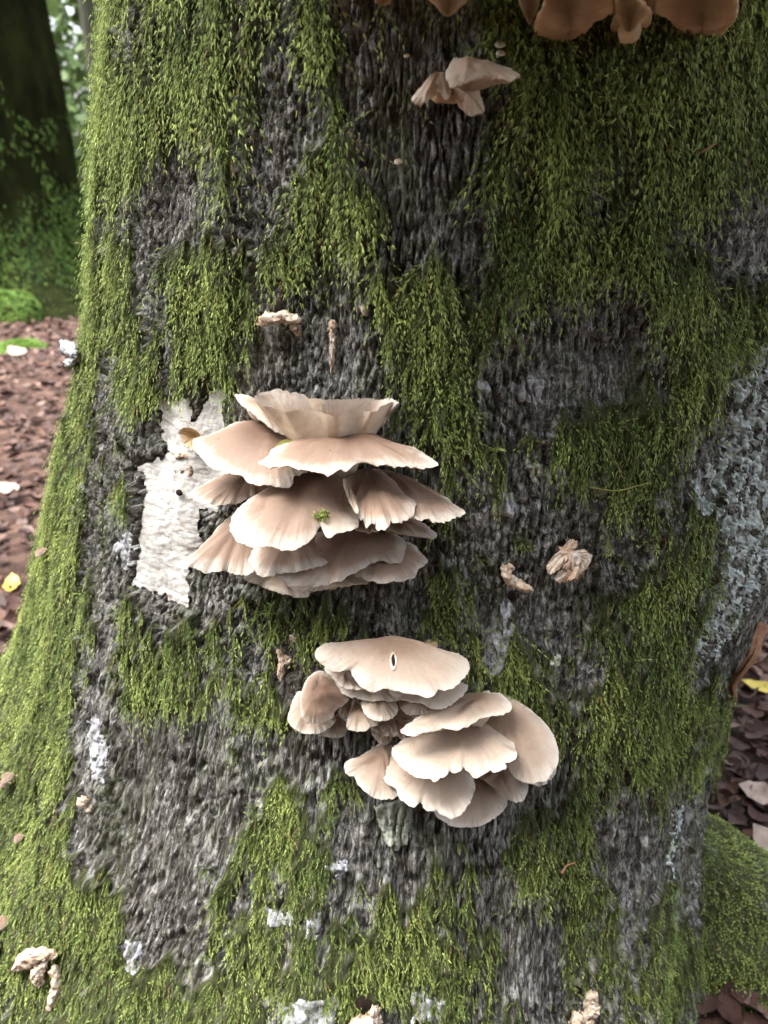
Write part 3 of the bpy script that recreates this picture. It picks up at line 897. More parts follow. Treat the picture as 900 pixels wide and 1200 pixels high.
cap(Lc, [(443, 850), (448, 858), (453, 857), (456, 852), (460, 860), (468, 865), (475, 864), (478, 855), (482, 848), (470, 836), (450, 838)], (464, 836, .008), (465, 864, .040), H=.004, mats=(M_cap, M_gill), thick=.006, wave=1.8)
cap(Lc, [(435, 855), (440, 866), (448, 872), (455, 871), (460, 862), (452, 848)], (452, 848, .004), (448, 872, .026), H=.004, mats=(M_cap_pale, M_gill), thick=.006)
cap(Lc, [(382, 786), (390, 800), (403, 813), (424, 820), (450, 822), (470, 820), (482, 808), (462, 795), (400, 783)], (430, 788, .014), (432, 821, .052), H=.006, mats=(M_cap_pale, M_gill), thick=.006)
cap(Lc, [(398, 836), (410, 848), (430, 852), (450, 862), (472, 862), (488, 850), (486, 836), (460, 826), (425, 822)], (445, 824, .004), (448, 862, .034), H=.005, mats=(M_cap, M_gill), thick=.006)
cap(Lc, [(469, 854), (472, 860), (482, 861), (500, 857), (520, 853), (533, 856), (545, 853), (558, 846), (572, 840), (585, 839), (595, 836), (600, 830), (596, 820), (585, 812), (574, 808), (560, 811), (548, 812), (535, 818), (518, 826), (500, 836), (485, 845), (475, 850)], (565, 809, .012), (535, 856, .092), H=.007, centre=(558, 822), mats=(M_cap_pale, M_gill))
cap(Lc, [(592, 893), (600, 908), (610, 915), (625, 918), (640, 914), (648, 905), (654, 895), (655, 885), (652, 870), (645, 855), (635, 843), (620, 830), (605, 820), (590, 813), (572, 817), (560, 835), (565, 860), (580, 880)], (585, 814, .004), (618, 917, .080), H=.014, centre=(588, 840), mats=(M_cap_pale, M_gill))
cap(Lc, [(612, 910), (622, 919), (632, 921), (642, 917), (652, 904), (645, 890), (625, 890)], (632, 888, .025), (632, 921, .058), H=.005, mats=(M_cap_pale, M_gill), thick=.006)
cap(Lc, [(459, 878), (462, 890), (472, 898), (480, 905), (490, 911), (505, 913), (515, 913), (524, 908), (527, 903), (531, 907), (540, 906), (543, 899), (550, 906), (558, 909), (568, 906), (575, 900), (577, 904), (585, 902), (593, 898), (592, 894), (598, 894), (605, 888), (606, 878), (600, 868), (592, 856), (585, 845), (565, 837), (540, 843), (510, 855), (480, 862), (466, 869)],
    (550, 842, .01), (520, 913, .108), H=.010, centre=(540, 858), wave=1.4, mats=(M_cap_pale, M_gill))
cap(Lc, [(403, 897), (406, 907), (415, 911), (420, 920), (430, 930), (442, 936), (455, 937), (466, 933), (468, 920), (462, 905), (458, 888), (460, 874), (450, 868), (435, 878), (420, 887), (408, 891)], (455, 868, .012), (445, 936, .058), H=.008, centre=(448, 886), mats=(M_cap_pale, M_gill))
cap(Lc, [(446, 898), (448, 910), (455, 920), (464, 925), (467, 935), (478, 944), (486, 946), (493, 940), (497, 947), (505, 951), (512, 950), (518, 956), (530, 958), (542, 953), (550, 943), (555, 930), (557, 918), (550, 902), (530, 888), (490, 882), (465, 885), (452, 888)], (505, 883, .02), (515, 956, .088), H=.010, centre=(508, 896), wave=1.3, mats=(M_cap_pale, M_gill))
cap(Lc, [(508, 952), (518, 962), (530, 968), (545, 970), (560, 968), (575, 962), (588, 952), (595, 940), (590, 928), (577, 913), (555, 903), (535, 918), (515, 938)], (558, 904, .0), (548, 970, .052), H=.008, centre=(556, 918), mats=(M_cap_pale, M_gill))
cap(Lc, [(560, 910), (575, 920), (588, 928), (596, 937), (606, 941), (615, 936), (619, 925), (617, 915), (608, 908), (595, 897), (575, 892), (560, 898)], (583, 893, .012), (606, 941, .058), H=.009, centre=(588, 906), mats=(M_cap_pale, M_gill))

T3 = cluster((540, 100), 'small trio of beige mushrooms alone in dark moss near the top')
cap(T3, [(522, 88), (525, 97), (530, 102), (540, 98), (552, 93), (568, 90), (583, 90), (598, 93), (608, 91), (609, 87), (600, 82), (590, 77), (575, 73), (558, 70), (545, 68), (532, 71), (525, 78)], (548, 70, .012), (538, 100, .060), H=.006, centre=(550, 83), thick=.012, mats=(M_cap_lit, M_gill), stemto=(548, 108), stemr=.008)
cap(T3, [(482, 116), (484, 121), (493, 122), (503, 117), (509, 110), (515, 109), (522, 115), (527, 113), (530, 103), (525, 92), (515, 90), (505, 95), (493, 104), (485, 110)], (516, 90, .012), (498, 120, .045), H=.008, thick=.008, mats=(M_cap_lit, M_gill_tan), stemto=(540, 108), stemr=.006)
cap(T3, [(531, 112), (537, 122), (545, 132), (552, 137), (560, 134), (568, 129), (566, 120), (560, 110), (550, 103), (540, 103)], (543, 103, .022), (553, 137, .032), H=.005, thick=.006, mats=(M_cap_lit, M_gill), stemto=(543, 106), stemr=.006)

B = cluster((730, 30), 'brown mushroom cluster seen from below, cut off by the top right edge')
TT = (M_cap_tan, M_gill_tan)
cap(B, [(640, -5), (630, 18), (625, 32), (631, 40), (645, 46), (665, 47), (680, 42), (690, 33), (697, 22), (710, 17), (719, 10), (715, -10), (700, -30), (670, -40), (648, -30)], (665, 46, .004), (672, -38, .085), H=.006, mats=TT, thick=.007, stem=False)
cap(B, [(715, 30), (717, 35), (722, 33), (728, 25), (735, 18), (745, 17), (750, 25), (757, 28), (763, 24), (763, 12), (752, 0), (740, -10), (722, -5), (721, 15)], (740, 20, .03), (742, -9, .08), H=.006, mats=TT, stemto=(735, 20), stemr=.007)
cap(B, [(765, 12), (780, 20), (795, 32), (805, 42), (820, 47), (833, 48), (845, 42), (855, 32), (863, 20), (866, 5), (862, -8), (840, -30), (800, -30), (775, -10)], (828, 47, .004), (822, -30, .085), H=.006, mats=TT, thick=.007, stem=False)
cap(B, [(680, -4), (694, 12), (712, 16), (730, 14), (752, 10), (772, 12), (784, 2), (776, -14), (735, -24), (695, -18)], (735, 14, .006), (735, -22, .07), H=.006, mats=TT, thick=.007, stem=False)
cap(B, [(608, -4), (612, 8), (622, 15), (630, 10), (632, -5), (620, -14)], (622, 14, .008), (620, -13, .04), H=.005, mats=TT, stem=False)
for shade_shelf in (((.05, .585, 1.285), .15, .18), ((.24, .625, 1.30), .13, .17), ((.13, .60, 1.37), .21, .20), ((.02, .60, 1.44), .15, .15)):  # unseen caps added above the frame to shade the trunk's upper middle
    cap(B, None, None, None, H=.014, mats=TT, thick=.012, shelf=shade_shelf, stemr=.02)

B2 = cluster((525, -10), 'thin orange brown cap edge showing at the top of the picture', name='mushroom', cat='mushroom')
cap(B2, [(502, -4), (512, 2), (524, 4), (536, 3), (547, -1), (548, -14), (528, -26), (506, -18)], (524, 4, .004), (526, -25, .045), H=.005, mats=TT, stem=False)
B3 = cluster((448, -5), 'sliver of pale cap at the top edge of the picture above moss', name='mushroom', cat='mushroom')
cap(B3, [(438, -6), (444, 1), (452, 2), (459, -2), (456, -12), (444, -13)], (450, 2, .003), (449, -12, .022), H=.003, mats=TT, stem=False, thick=.004)


def button(px, r, label, mat=M_cap_tan, out=.012, group=None):
    root = cluster(px, label, group, name='button_mushroom', cat='mushroom')
    ph, z, _, _ = hit([px]); p, n, *_ = surface(ph, z)
    p, n = p[0], n[0]
    c = p + n * out
    ax = norm(n * .5 + np.array([0, 0, 1.0]))
    e1 = norm(np.cross(ax, [1, .2, 0])); e2 = np.cross(ax, e1)
    a = np.linspace(0, 2 * math.pi, 16, endpoint=False)
    prof = [(0.02, .62), (.4, .56), (.75, .36), (.96, .06), (1.0, -.12), (.86, -.2), (.4, -.12), (.05, -.1)]
    V = np.array([[c + r * (q * (math.cos(t) * e1 + math.sin(t) * e2) + h * ax) * (1 + .06 * math.sin(3 * t + h)) for t in a] for q, h in prof]) if False else \
        np.array([[c + r * (q * (math.cos(t) * e1 + math.sin(t) * e2) * (1 + .07 * math.sin(3 * t)) + h * ax) for t in a] for q, h in prof])
    pc = np.zeros((len(prof) * 16, 3)); pc[:, 1] = np.repeat([.1, .4, .7, .95, 1, .9, .5, .3], 16)
    mk('cap', V.reshape(-1, 3), grid_faces(len(prof), 16, True)[:, ::-1], mat, root, {'pc': pc})
    k = np.linspace(0, 1, 5)[:, None]
    Vt, Ft = tube_mesh((p - n * .003) * (1 - k) + (c - ax * r * .1) * k, np.linspace(r * .35, r * .3, 5), 8)
    mk('stem', Vt, Ft, M_gill, root)
    return root


button((584, 54), .0042, 'upper of two tiny tan buttons above the small trio', M_cap_pale)
button((584, 65), .0036, 'lower of two tiny tan buttons above the small trio', M_cap_pale)
button((468, 190), .0034, 'tiny tan button in a dark bark hole below the small trio', M_cap_pale, .006)
button((477, 66), .0025, 'tiny orange speck of a button left of the small trio', M_cap_tan, .004)
button((22, 910), .0085, 'larger pinkish button in the moss at the left edge', M_cap, .012)
button((17, 918), .0065, 'smaller pinkish button beside the larger one at the left edge', M_cap, .012)
button((22, 982), .0065, 'pinkish button in left moss below the button pair', M_cap, .010)
button((52, 650), .0085, 'pinkish button on the moss of the left root flare', M_cap, .010)
button((12, 1078), .009, 'pinkish button just above the withered bracket at lower left', M_cap, .012)
button((505, 753), .0062, 'small orange brown button on top of the lower cluster', M_cap_tan, .006)


def remnant(px, paths, label, mat=M_shred, out=.006, name='withered_mushroom', jit=.55, hole=None):
    """torn remains: lumpy flesh lobes, each its own path of (u, v, radius px, distance out in m)"""
    root = cluster(px, label, None, name=name, cat='mushroom')
    for q, path in enumerate(paths):
        path = np.array(path, float)
        ph, z, t, d = hit(path[:, :2]); p, n, *_ = surface(ph, z)
        P = p + n * path[:, 3:4]
        dist = np.linalg.norm(P - CAM, axis=1)
        rr = .85 * path[:, 2] * dist / FPX
        k = np.linspace(0, len(P) - 1, 26); ii = np.arange(len(P))
        Pi = np.stack([np.interp(k, ii, P[:, c]) for c in range(3)], -1); ri = np.interp(k, ii, rr)
        ri = ri * np.sqrt(np.clip(1 - (np.linspace(-1, 1, 26) * .96) ** 4, .05, 1))
        Vt, Ft = tube_mesh(Pi, ri, 24, jit, px[0] * .37 + q * 5.1)
        rm = max(ri.mean(), .002); Q3 = Vt / rm
        for fq, am in ((.8, .40), (1.9, .42), (4.2, .22)):
            Vt = Vt + am * rm * np.stack([noise(Q3[:, 0] * fq + c * 9, Q3[:, 1] * fq, Q3[:, 2] * fq + 5.5 * c) for c in range(3)], -1)
        mk('lobe', Vt, Ft, mat, root)
    if hole is not None:
        hole_at(root, hole, .007 if mat is M_scar else .002)
    return root


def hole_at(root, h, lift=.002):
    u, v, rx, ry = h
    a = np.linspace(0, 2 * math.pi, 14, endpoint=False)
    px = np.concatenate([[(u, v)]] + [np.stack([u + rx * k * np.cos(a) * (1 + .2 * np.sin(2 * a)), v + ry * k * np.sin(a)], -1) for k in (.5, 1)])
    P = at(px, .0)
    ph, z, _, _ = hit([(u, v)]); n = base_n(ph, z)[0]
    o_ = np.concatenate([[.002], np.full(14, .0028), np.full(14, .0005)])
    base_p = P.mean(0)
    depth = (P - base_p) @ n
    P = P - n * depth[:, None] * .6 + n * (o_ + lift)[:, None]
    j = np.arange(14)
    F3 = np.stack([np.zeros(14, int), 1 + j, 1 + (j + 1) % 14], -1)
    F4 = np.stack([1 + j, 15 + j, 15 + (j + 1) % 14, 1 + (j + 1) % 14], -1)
    mk('hole_shade_patch', P, [F3, F4], M_hole, root)  # flat dark patch on the surface, painted shade in place of depth


remnant((335, 378), [[(312, 379, 4, .012), (322, 372, 7, .014), (340, 371, 7, .010), (355, 375, 6, .004)], [(345, 378, 6, .006), (350, 385, 6, .006), (354, 390, 4, .004)]], 'pale crescent remnant of a mushroom above the large cluster')
remnant((392, 390), [[(391, 375, 6, .002), (390, 390, 4, .003), (390, 410, 3, .003), (388, 438, 2, .002)]], 'crumbly thin buff streak on bark right of the pale crescent', jit=.9)
remnant((430, 363), [[(428, 357, 4, .003), (432, 368, 4, .003)]], 'small pale crumb on bark, upper right of the crumbly streak')
remnant((598, 675), [[(588, 662, 6, .006), (592, 672, 6, .010), (602, 681, 7, .014), (618, 684, 5, .016)], [(600, 661, 5, .006), (590, 668, 5, .006)]], 'small curled white remnant left of the larger torn one', hole=(600, 699, 5, 6))
RM = cluster((666, 657), 'larger torn pale mushroom remnant right of centre', name='withered_mushroom', cat='mushroom')
hole_at(RM, (674, 631, 7, 6))
SH = (M_shred, M_shred)
for lp, bk, fr in (([(640, 664), (644, 672), (652, 670), (660, 662), (668, 650), (677, 640), (674, 632), (666, 634), (656, 644), (648, 652)], (670, 634, .004), (646, 670, .022)),
                   ([(650, 677), (655, 682), (662, 680), (672, 681), (682, 672), (690, 662), (694, 651), (686, 645), (676, 648), (668, 660), (658, 668)], (686, 646, .006), (664, 681, .026)),
                   ([(656, 640), (668, 646), (684, 644), (688, 655), (676, 662), (668, 671), (658, 664)], (670, 641, .010), (666, 670, .022)),
                   ([(660, 664), (668, 668), (680, 666), (684, 674), (672, 680), (660, 676)], (674, 663, .004), (668, 680, .018))):
    cap(RM, lp, bk, fr, H=.003, thick=.005, mats=SH, wave=3.2, stem=False, name='lobe')
remnant((333, 772), [[(328, 758, 4, .006), (333, 770, 4, .008), (332, 785, 4, .008), (331, 793, 4, .008)], [(345, 742, 6, .006), (352, 747, 4, .008)], [(333, 768, 4, .006), (343, 774, 5, .006)]], 'ragged pale scraps hanging in moss left of the lower cluster')
remnant((97, 416), [[(88, 418, 7, .016), (97, 412, 9, .018), (108, 418, 6, .012)], [(88, 428, 5, .014), (98, 430, 5, .012), (104, 425, 4, .010)]], 'weathered white bracket on the left edge of the trunk', mat=M_pale)
remnant((50, 1125), [[(30, 1130, 5, .010), (45, 1118, 8, .014), (62, 1112, 6, .012), (72, 1118, 4, .010)], [(60, 1122, 5, .012), (52, 1138, 6, .014), (52, 1152, 5, .010)], [(66, 1130, 5, .010), (64, 1160, 5, .008), (56, 1185, 4, .006)]], 'withered white bracket with brown stalks at lower left')
remnant((5, 1105), [[(-14, 1104, 9, .014), (0, 1102, 9, .016), (14, 1104, 7, .012)], [(-8, 1088, 5, .012), (6, 1088, 5, .012)]], 'pale withered bracket cut by the left edge, low down')
remnant((430, 1185), [[(412, 1192, 9, .006), (428, 1188, 11, .010), (446, 1192, 9, .008)], [(436, 1172, 6, .006), (442, 1180, 5, .008)]], 'whitish rotted stub with brown hole at the bottom edge', hole=(428, 1170, 10, 12))
remnant((686, 1185), [[(692, 1160, 5, .004), (694, 1175, 7, .006), (690, 1190, 8, .008)], [(672, 1196, 9, .008), (690, 1198, 8, .008)]], 'whitish rotted stub at the bottom edge, right of centre', hole=(682, 1166, 6, 5))
remnant((110, 935), [[(106, 938, 5, .008), (111, 932, 5, .008)], [(112, 942, 3, .004), (113, 948, 3, .003)]], 'tiny white crumb at the edge of the left moss')
remnant((400, 1010), [[(390, 1008, 4, .004), (400, 1006, 6, .005), (410, 1010, 4, .004)], [(398, 1014, 4, .006), (402, 1018, 3, .006)]], 'small white flake on bark below the lower cluster', mat=M_pale)

remnant((213, 547), [[(204, 538, 3, .004), (212, 533, 4, .005), (222, 537, 3, .004)], [(222, 542, 3, .004), (223, 555, 3, .004), (218, 562, 2, .003)], [(203, 545, 3, .003), (205, 557, 3, .003)], [(212, 548, 4, .002), (213, 555, 4, .002)]], 'brown rimmed crumbly scar in the white wood left of the large cluster', mat=M_scar, hole=(212, 577, 4, 4))

# slit in the domed cap, a pale ring round a dark patch painting the shade of an opening
def slit():
    dome = [c for c in Lc.children if c.get('label', '').startswith('broad domed')][0]
    V = np.array([v.co for v in dome.data.vertices]) + root_loc(Lc)
    u, v, dd = proj(V)
    def on(px):
        w = np.exp(-((u - px[0]) ** 2 + (v - px[1]) ** 2) / 18.)
        t = (w * dd).sum() / w.sum()
        d = rays([px])[0]
        return CAM + d * (t / (d[1] * cp - d[2] * sp))
    a = np.linspace(0, 2 * math.pi, 20, endpoint=False)
    toc = norm(CAM - on((461, 774)))
    ring = []
    for k, h in ((1.15, -.0012), (.95, .0010), (.75, .0012), (.5, .0004)):
        ring.append([on((461 + 4.0 * k * math.cos(t), 774 + 11 * k * math.sin(t) * (1 - .1 * math.cos(2 * t)))) + toc * (h + .0005) for t in a])
    R_ = np.array(ring)
    pc = np.zeros((80, 3)); pc[:, 1] = 1
    s_ = mk('slit_rim', R_.reshape(-1, 3), grid_faces(4, 20, True), M_cap_pale, dome, {'pc': pc})
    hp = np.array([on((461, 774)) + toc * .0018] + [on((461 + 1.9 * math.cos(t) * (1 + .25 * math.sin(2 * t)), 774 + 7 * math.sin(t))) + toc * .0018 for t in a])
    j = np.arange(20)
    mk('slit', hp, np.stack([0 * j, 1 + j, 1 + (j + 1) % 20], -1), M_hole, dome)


slit()


# small loose things lying on caps and moss
def leaf_mesh(L, W, curl=.2, fold=.15, seed=0, nu=7):
    s = np.linspace(0, 1, nu)
    w = W * np.sin(np.pi * s ** .85) ** .8 * .5
    V, F = [], []
    for i, k in enumerate(s):
        jag = 1 + .12 * math.sin(i * 2.4 + seed)
        z = curl * L * (k - .5) ** 2 * 2
        V += [(-w[i] * jag, (k - .5) * L, z + fold * w[i]), (0, (k - .5) * L, z), (w[i] * jag, (k - .5) * L, z + fold * w[i] * (1 + .6 * math.sin(seed + i)))]
    for i in range(nu - 1):
        for c in (0, 1):
            a = i * 3 + c
            F.append((a, a + 1, a + 4, a + 3))
    return np.array(V), np.array(F)


def strip(name, px, outs, rpx, mat, label, cat):
    """thin needle or twig along photo pixels"""
    px = np.array(px, float)
    P = at(px) + base_n(*hit(px)[:2]) * np.array(outs)[:, None]
    dist = np.linalg.norm(P - CAM, axis=1).mean()
    k = np.linspace(0, len(P) - 1, 8)
    Pi = np.stack([np.interp(k, np.arange(len(P)), P[:, c]) for c in range(3)], -1)
    Vt, Ft = tube_mesh(Pi, np.linspace(1, .5, 8) * rpx * dist / FPX, 6)
    return tag(mk(name, Vt, Ft, mat), label, cat)


strip('brown_needle', [(646, 1008), (655, 1004), (665, 1001)], [.016, .017, .018], 1.6, M_needle, 'short brown needle on moss below and right of the lower cluster', 'needle')
strip('brown_needle', [(792, 181), (800, 175), (808, 171)], [.024, .025, .026], 1.2, M_needle, 'brown needle caught in dark moss at upper right', 'needle')
strip('twig', [(686, 568), (710, 569), (735, 564), (752, 560)], [.012, .016, .016, .012], 1.0, M_olive, 'thin curved pale stalk across bark under right moss patch', 'twig')


def sprig():
    d = rays([(377, 605)])[0]
    big = [c for c in U.children if c.get('label', '').startswith('broadest')][0]
    V = np.array([v.co for v in big.data.vertices]) + root_loc(U)
    u, v, dd = proj(V)
    w = np.exp(-((u - 377) ** 2 + (v - 605) ** 2) / 60.)
    t = (w * dd).sum() / w.sum() / (d[1] * cp - d[2] * sp)
    P0 = CAM + d * t
    n = 70
    N = norm(np.array([0, -.4, 1]) + rng.normal(0, .55, (n, 3)))
    P = P0 + rng.normal(0, .0024, (n, 3)) * np.array([1, 1, .2])
    Vm, F, C = moss_mesh(P, N, np.full(n, .0075) * rng.uniform(.7, 1.3, n), (rng.random(n) * .9, np.full(n, .9)), 4, .0035, .0014, 3., 1.2, .1)
    tag(mk('moss_sprig', Vm, F, M_moss, None, {'mc': C}, False), 'tiny bright green moss tuft lying on the broadest cap', 'moss')
    # olive leaf wedged between two caps
    A_, B_ = [CAM + rays([q])[0] * (hit([q])[2][0] - o) for q, o in (((321, 528), .062), ((344, 513), .040))]
    L_ = np.linalg.norm(B_ - A_)
    Vl, Fl = leaf_mesh(L_ * 1.05, .0075, .06, .2)
    y = norm(B_ - A_); zz = norm(np.array([.25, -.35, 1.0]) - y * (np.array([.25, -.35, 1.0]) @ y)); x = np.cross(y, zz)
    Vl = .5 * (A_ + B_) + Vl[:, :1] * x + Vl[:, 1:2] * y + Vl[:, 2:] * zz
    Vb = Vl - zz * .0004
    k = len(Vl)
    tag(mk('leaf', np.concatenate([Vl, Vb]), [Fl, Fl[:, ::-1] + k], M_olive), 'narrow olive leaf wedged between caps of the large cluster', 'leaf')


sprig()


# torn bark flap on the right edge
def flap():
    px = np.array([(897, 728), (886, 742), (874, 758), (864, 778), (857, 798), (854, 812)], float)
    P = at(px); n = base_n(*hit(px)[:2])
    ii = np.linspace(0, len(P) - 1, 16); f = lambda A: np.stack([np.interp(ii, np.arange(len(P)), A[:, c]) for c in range(3)], -1)
    P, n = f(P), norm(f(n))
    right = norm(np.cross(n, np.array([0, 0, 1.0]))) * -1
    w = np.interp(ii, [0, 1, 3, 5], [.004, .014, .016, .004])
    V = []
    for k in range(6):
        t = k / 5
        V.append(P + right * (-.010 + w * 1.2 * t)[:, None] + n * (.004 + .016 * math.sin(math.pi * (.25 + .6 * t)) * np.interp(ii, [0, 2, 5], [.9, 1, .3]))[:, None] + .0018 * noise(P[:, 2] * 200, t * 3)[:, None] * n)
    V = np.array(V)
    W_ = V - n[None] * .005
    r, c = V.shape[:2]
    allV = np.concatenate([V.reshape(-1, 3), W_.reshape(-1, 3)])
    mk('torn_bark', allV, [grid_faces(r, c), grid_faces(r, c, off=r * c)[:, ::-1]], M_brown, TREE)


flap()


# mossy root on the right behind the trunk
def root_right():
    k = np.linspace(0, 1, 60)
    c = np.stack([.28 + .72 * k, .97 - .34 * k, .04 - .20 * k ** 1.1], -1)
    r = .18 - .07 * k
    a = np.radians(np.linspace(-160, 160, 90))          # 0 is up
    T = norm(np.gradient(c, axis=0)); up = np.array([0, 0, 1.0])
    Sd = norm(np.cross(T, up)); Up = np.cross(Sd, T)
    rr = r[:, None] * (1 + .12 * noise(a[None] * 1.6, k[:, None] * 6, 3.) + .05 * noise(a[None] * 5, k[:, None] * 20, 5.))
    V = c[:, None] + rr[..., None] * (np.sin(a)[None, :, None] * Sd[:, None] + np.cos(a)[None, :, None] * Up[:, None])
    m = sst(-.35, .1, noise(a[None] * 3, k[:, None] * 9, 8.) + .25) + 0 * rr
    o = mk('root', V.reshape(-1, 3), grid_faces(60, 90), M_bark, TREE, {'moss': m.ravel(), 'sz': np.stack([a[None] * .15 + 0 * rr, k[:, None] * .7 + 0 * rr, 0 * rr], -1).reshape(-1, 3)})
    n = 22000
    i = rng.uniform(0, 58.99, n); j = rng.uniform(14, 75, n)
    ii, jj = i.astype(int), j.astype(int); fi, fj = (i - ii)[:, None], (j - jj)[:, None]
    bil = lambda A: (A[ii, jj] * (1 - fi) + A[ii + 1, jj] * fi) * (1 - fj) + (A[ii, jj + 1] * (1 - fi) + A[ii + 1, jj + 1] * fi) * fj
    P = bil(V); N = norm(bil(norm(V - c[:, None])))
    keep = (bil(m[..., None])[:, 0] > .3) & (P[:, 2] > -.02)
    P, N = P[keep], N[keep]
    Vm, F, C = moss_mesh(P, N, np.full(len(P), .014) * np.exp(rng.normal(0, .25, len(P))), (rng.random(len(P)), np.clip(.5 + .5 * noise(P[:, 0] * 12, P[:, 2] * 12), 0, 1)), 3, .0050, .0020, .8, .5)
    tag(mk('moss', Vm, F, M_moss, o, {'mc': C}, False), 'short dark green moss on the right root', kind='stuff')


root_right()


# ------------------------------------------------------------------ ground
def ground_z(x, y):
    return .05 * noise(x * .7, y * .7, 3.) + .02 * noise(x * 2.3, y * 2.3, 4.) + .30 * noise(x * .09, y * .09, 5.) * sst(3, 12, np.hypot(x, y))


gx = np.concatenate([-np.geomspace(1500, 9, 22), np.linspace(-8.5, 6, 130), np.geomspace(6.5, 1500, 22)])
gy = np.concatenate([-np.geomspace(1500, 4, 18), np.linspace(-3.5, 13, 140), np.geomspace(13.6, 1500, 22)])
GX, GY = np.meshgrid(gx, gy)
tag(mk('forest_floor', np.stack([GX, GY, ground_z(GX, GY) + .006 * noise(GX * 9, GY * 9)], -1).reshape(-1, 3), grid_faces(len(gy), len(gx)), M_ground), 'brown forest floor of soil and old leaves', kind='structure')


def inside_trunk(x, y, extra=0.0):
    rl, rr, rf = radii(np.zeros(np.shape(x)) + .02)
    return ((x - CX) / np.where(x > CX, rr + extra, rl + extra)) ** 2 + ((y - CY) / np.where(y < CY, rf + extra, .5 + extra)) ** 2 < 1


LEAFS = [leaf_mesh(.060, .038, c, f, s, 5) for c, f, s in ((.25, .25, 0), (.5, .4, 1.3), (-.3, .15, 2.2), (.1, .6, 3.7), (.7, .1, 4.4))]


def scatter(n, xr, yr):
    x = rng.uniform(*xr, n); y = rng.uniform(*yr, n)
    k = ~inside_trunk(x, y, -.02)
    return x[k], y[k]


def leaf_frames(x, y, lift=.012):
    n = len(x)
    z = ground_z(x, y) + lift * rng.random(n) + .006
    N = norm(np.stack([rng.normal(0, .28, n), rng.normal(0, .28, n), np.ones(n)], -1))
    a = rng.uniform(0, 2 * math.pi, n)
    X = np.stack([np.cos(a), np.sin(a), 0 * a], -1); X = norm(X - (X * N).sum(1, keepdims=True) * N)
    Y = np.cross(N, X)
    return np.stack([x, y, z], -1), X, Y, N


lx, ly = [], []
for n_, xr, yr in ((8000, (-4.2, -.6), (.8, 7.5)), (3600, (.3, 1.6), (.3, 2.4)), (2000, (-3, 4), (-1.5, 6)), (1500, (-9, 6), (2, 13))):
    a_, b_ = scatter(n_, xr, yr); lx.append(a_); ly.append(b_)
lx, ly = np.concatenate(lx), np.concatenate(ly)
LP, LX, LY, LN = leaf_frames(lx, ly)
LS = rng.uniform(.6, 1.2, len(lx)) * np.where(lx > 0, .8, 1.0); LK = rng.integers(0, len(LEAFS), len(lx))
# which leaves the camera can see: in the frame and not behind the trunk
u_, v_, f_ = proj(LP)
inf = (u_ > 0) & (u_ < 900) & (v_ > 0) & (v_ < 1200) & (LP[:, 1] > 0)
_, _, th_, _ = hit(np.stack([u_, v_], -1))
d_ = rays(np.stack([u_, v_], -1)); t_ = np.linalg.norm(LP - CAM, axis=1)
pm = CAM + d_ * th_[:, None]
xq, yq = pm[:, 0] - CX, pm[:, 1] - CY
rl_, rr_, rf_ = radii(pm[:, 2])
onq = np.abs((xq / np.where(xq > 0, rr_, rl_)) ** 2 + (yq / np.where(yq < 0, rf_, .45)) ** 2 - 1) < .02
vis = inf & ~(onq & (th_ < t_))
big_ = np.argsort(np.where(vis, t_ / LS, 1e9))
own = big_[:min(260, int(vis.sum()))]
lmesh = [build_mesh('fallen_leaf', V, F, {'lc': np.zeros(len(V))}) for V, F in LEAFS]
for m_ in lmesh: m_.materials.append(M_leaf)
from mathutils import Matrix
for i in own:
    o = bpy.data.objects.new('fallen_leaf', lmesh[LK[i]])
    A = np.eye(4); A[:3, 0] = LX[i] * LS[i]; A[:3, 1] = LY[i] * LS[i]; A[:3, 2] = LN[i] * LS[i]; A[:3, 3] = LP[i] + [0, 0, .008]
    o.matrix_world = Matrix(A.tolist())
    col.objects.link(o)
    right = LP[i, 0] > 0
    tag(o, 'brown dead beech leaf on the ground ' + ('right of the trunk' if right else 'left of the trunk'), 'leaf', 'fallen leaves ' + ('right' if right else 'left') + ' of the trunk')
rest = np.setdiff1d(np.arange(len(lx)), own)
Vs, Fs, Cs, off = [], [], [], 0
for k in range(len(LEAFS)):
    ids = rest[LK[rest] == k]
    V, F = LEAFS[k]
    W = LP[ids][:, None] + LS[ids][:, None, None] * (V[None, :, :1] * LX[ids][:, None] + V[None, :, 1:2] * LY[ids][:, None] + V[None, :, 2:] * LN[ids][:, None])
    Vs.append(W.reshape(-1, 3)); Fs.append((F[None] + (np.arange(len(ids)) * len(V))[:, None, None]).reshape(-1, 4) + off); off += len(ids) * len(V)
    Cs.append(np.repeat(rng.random(len(ids)), len(V)))
tag(mk('leaf_litter', np.concatenate(Vs), np.concatenate(Fs), M_leaf, None, {'lc': np.concatenate(Cs)}), 'carpet of brown fallen beech leaves over the forest floor', 'leaf litter', kind='stuff')


def ground_at(px, h=.02):
    d = rays([px])[0]
    t = (h - CAM[2]) / d[2]
    return CAM + d * t


def special_leaf(px, L, W, mat, label, rot=0.0, tilt=(0, -.3), name='fallen_leaf', seed=0.):
    p = ground_at(px); p[2] = ground_z(p[0:1], p[1:2])[0] + .035
    V, F = leaf_mesh(L, W, .25, .2, seed, 9)
    N = norm(np.array([tilt[0], tilt[1], 1.0])); X = np.array([math.cos(rot), math.sin(rot), 0]); X = norm(X - N * (X @ N)); Y = np.cross(N, X)
    V = p + V[:, :1] * X + V[:, 1:2] * Y + V[:, 2:] * N
    k = len(V)
    tag(mk(name, np.concatenate([V, V - N * .0006]), [F, F[:, ::-1] + k], mat), label, 'leaf')


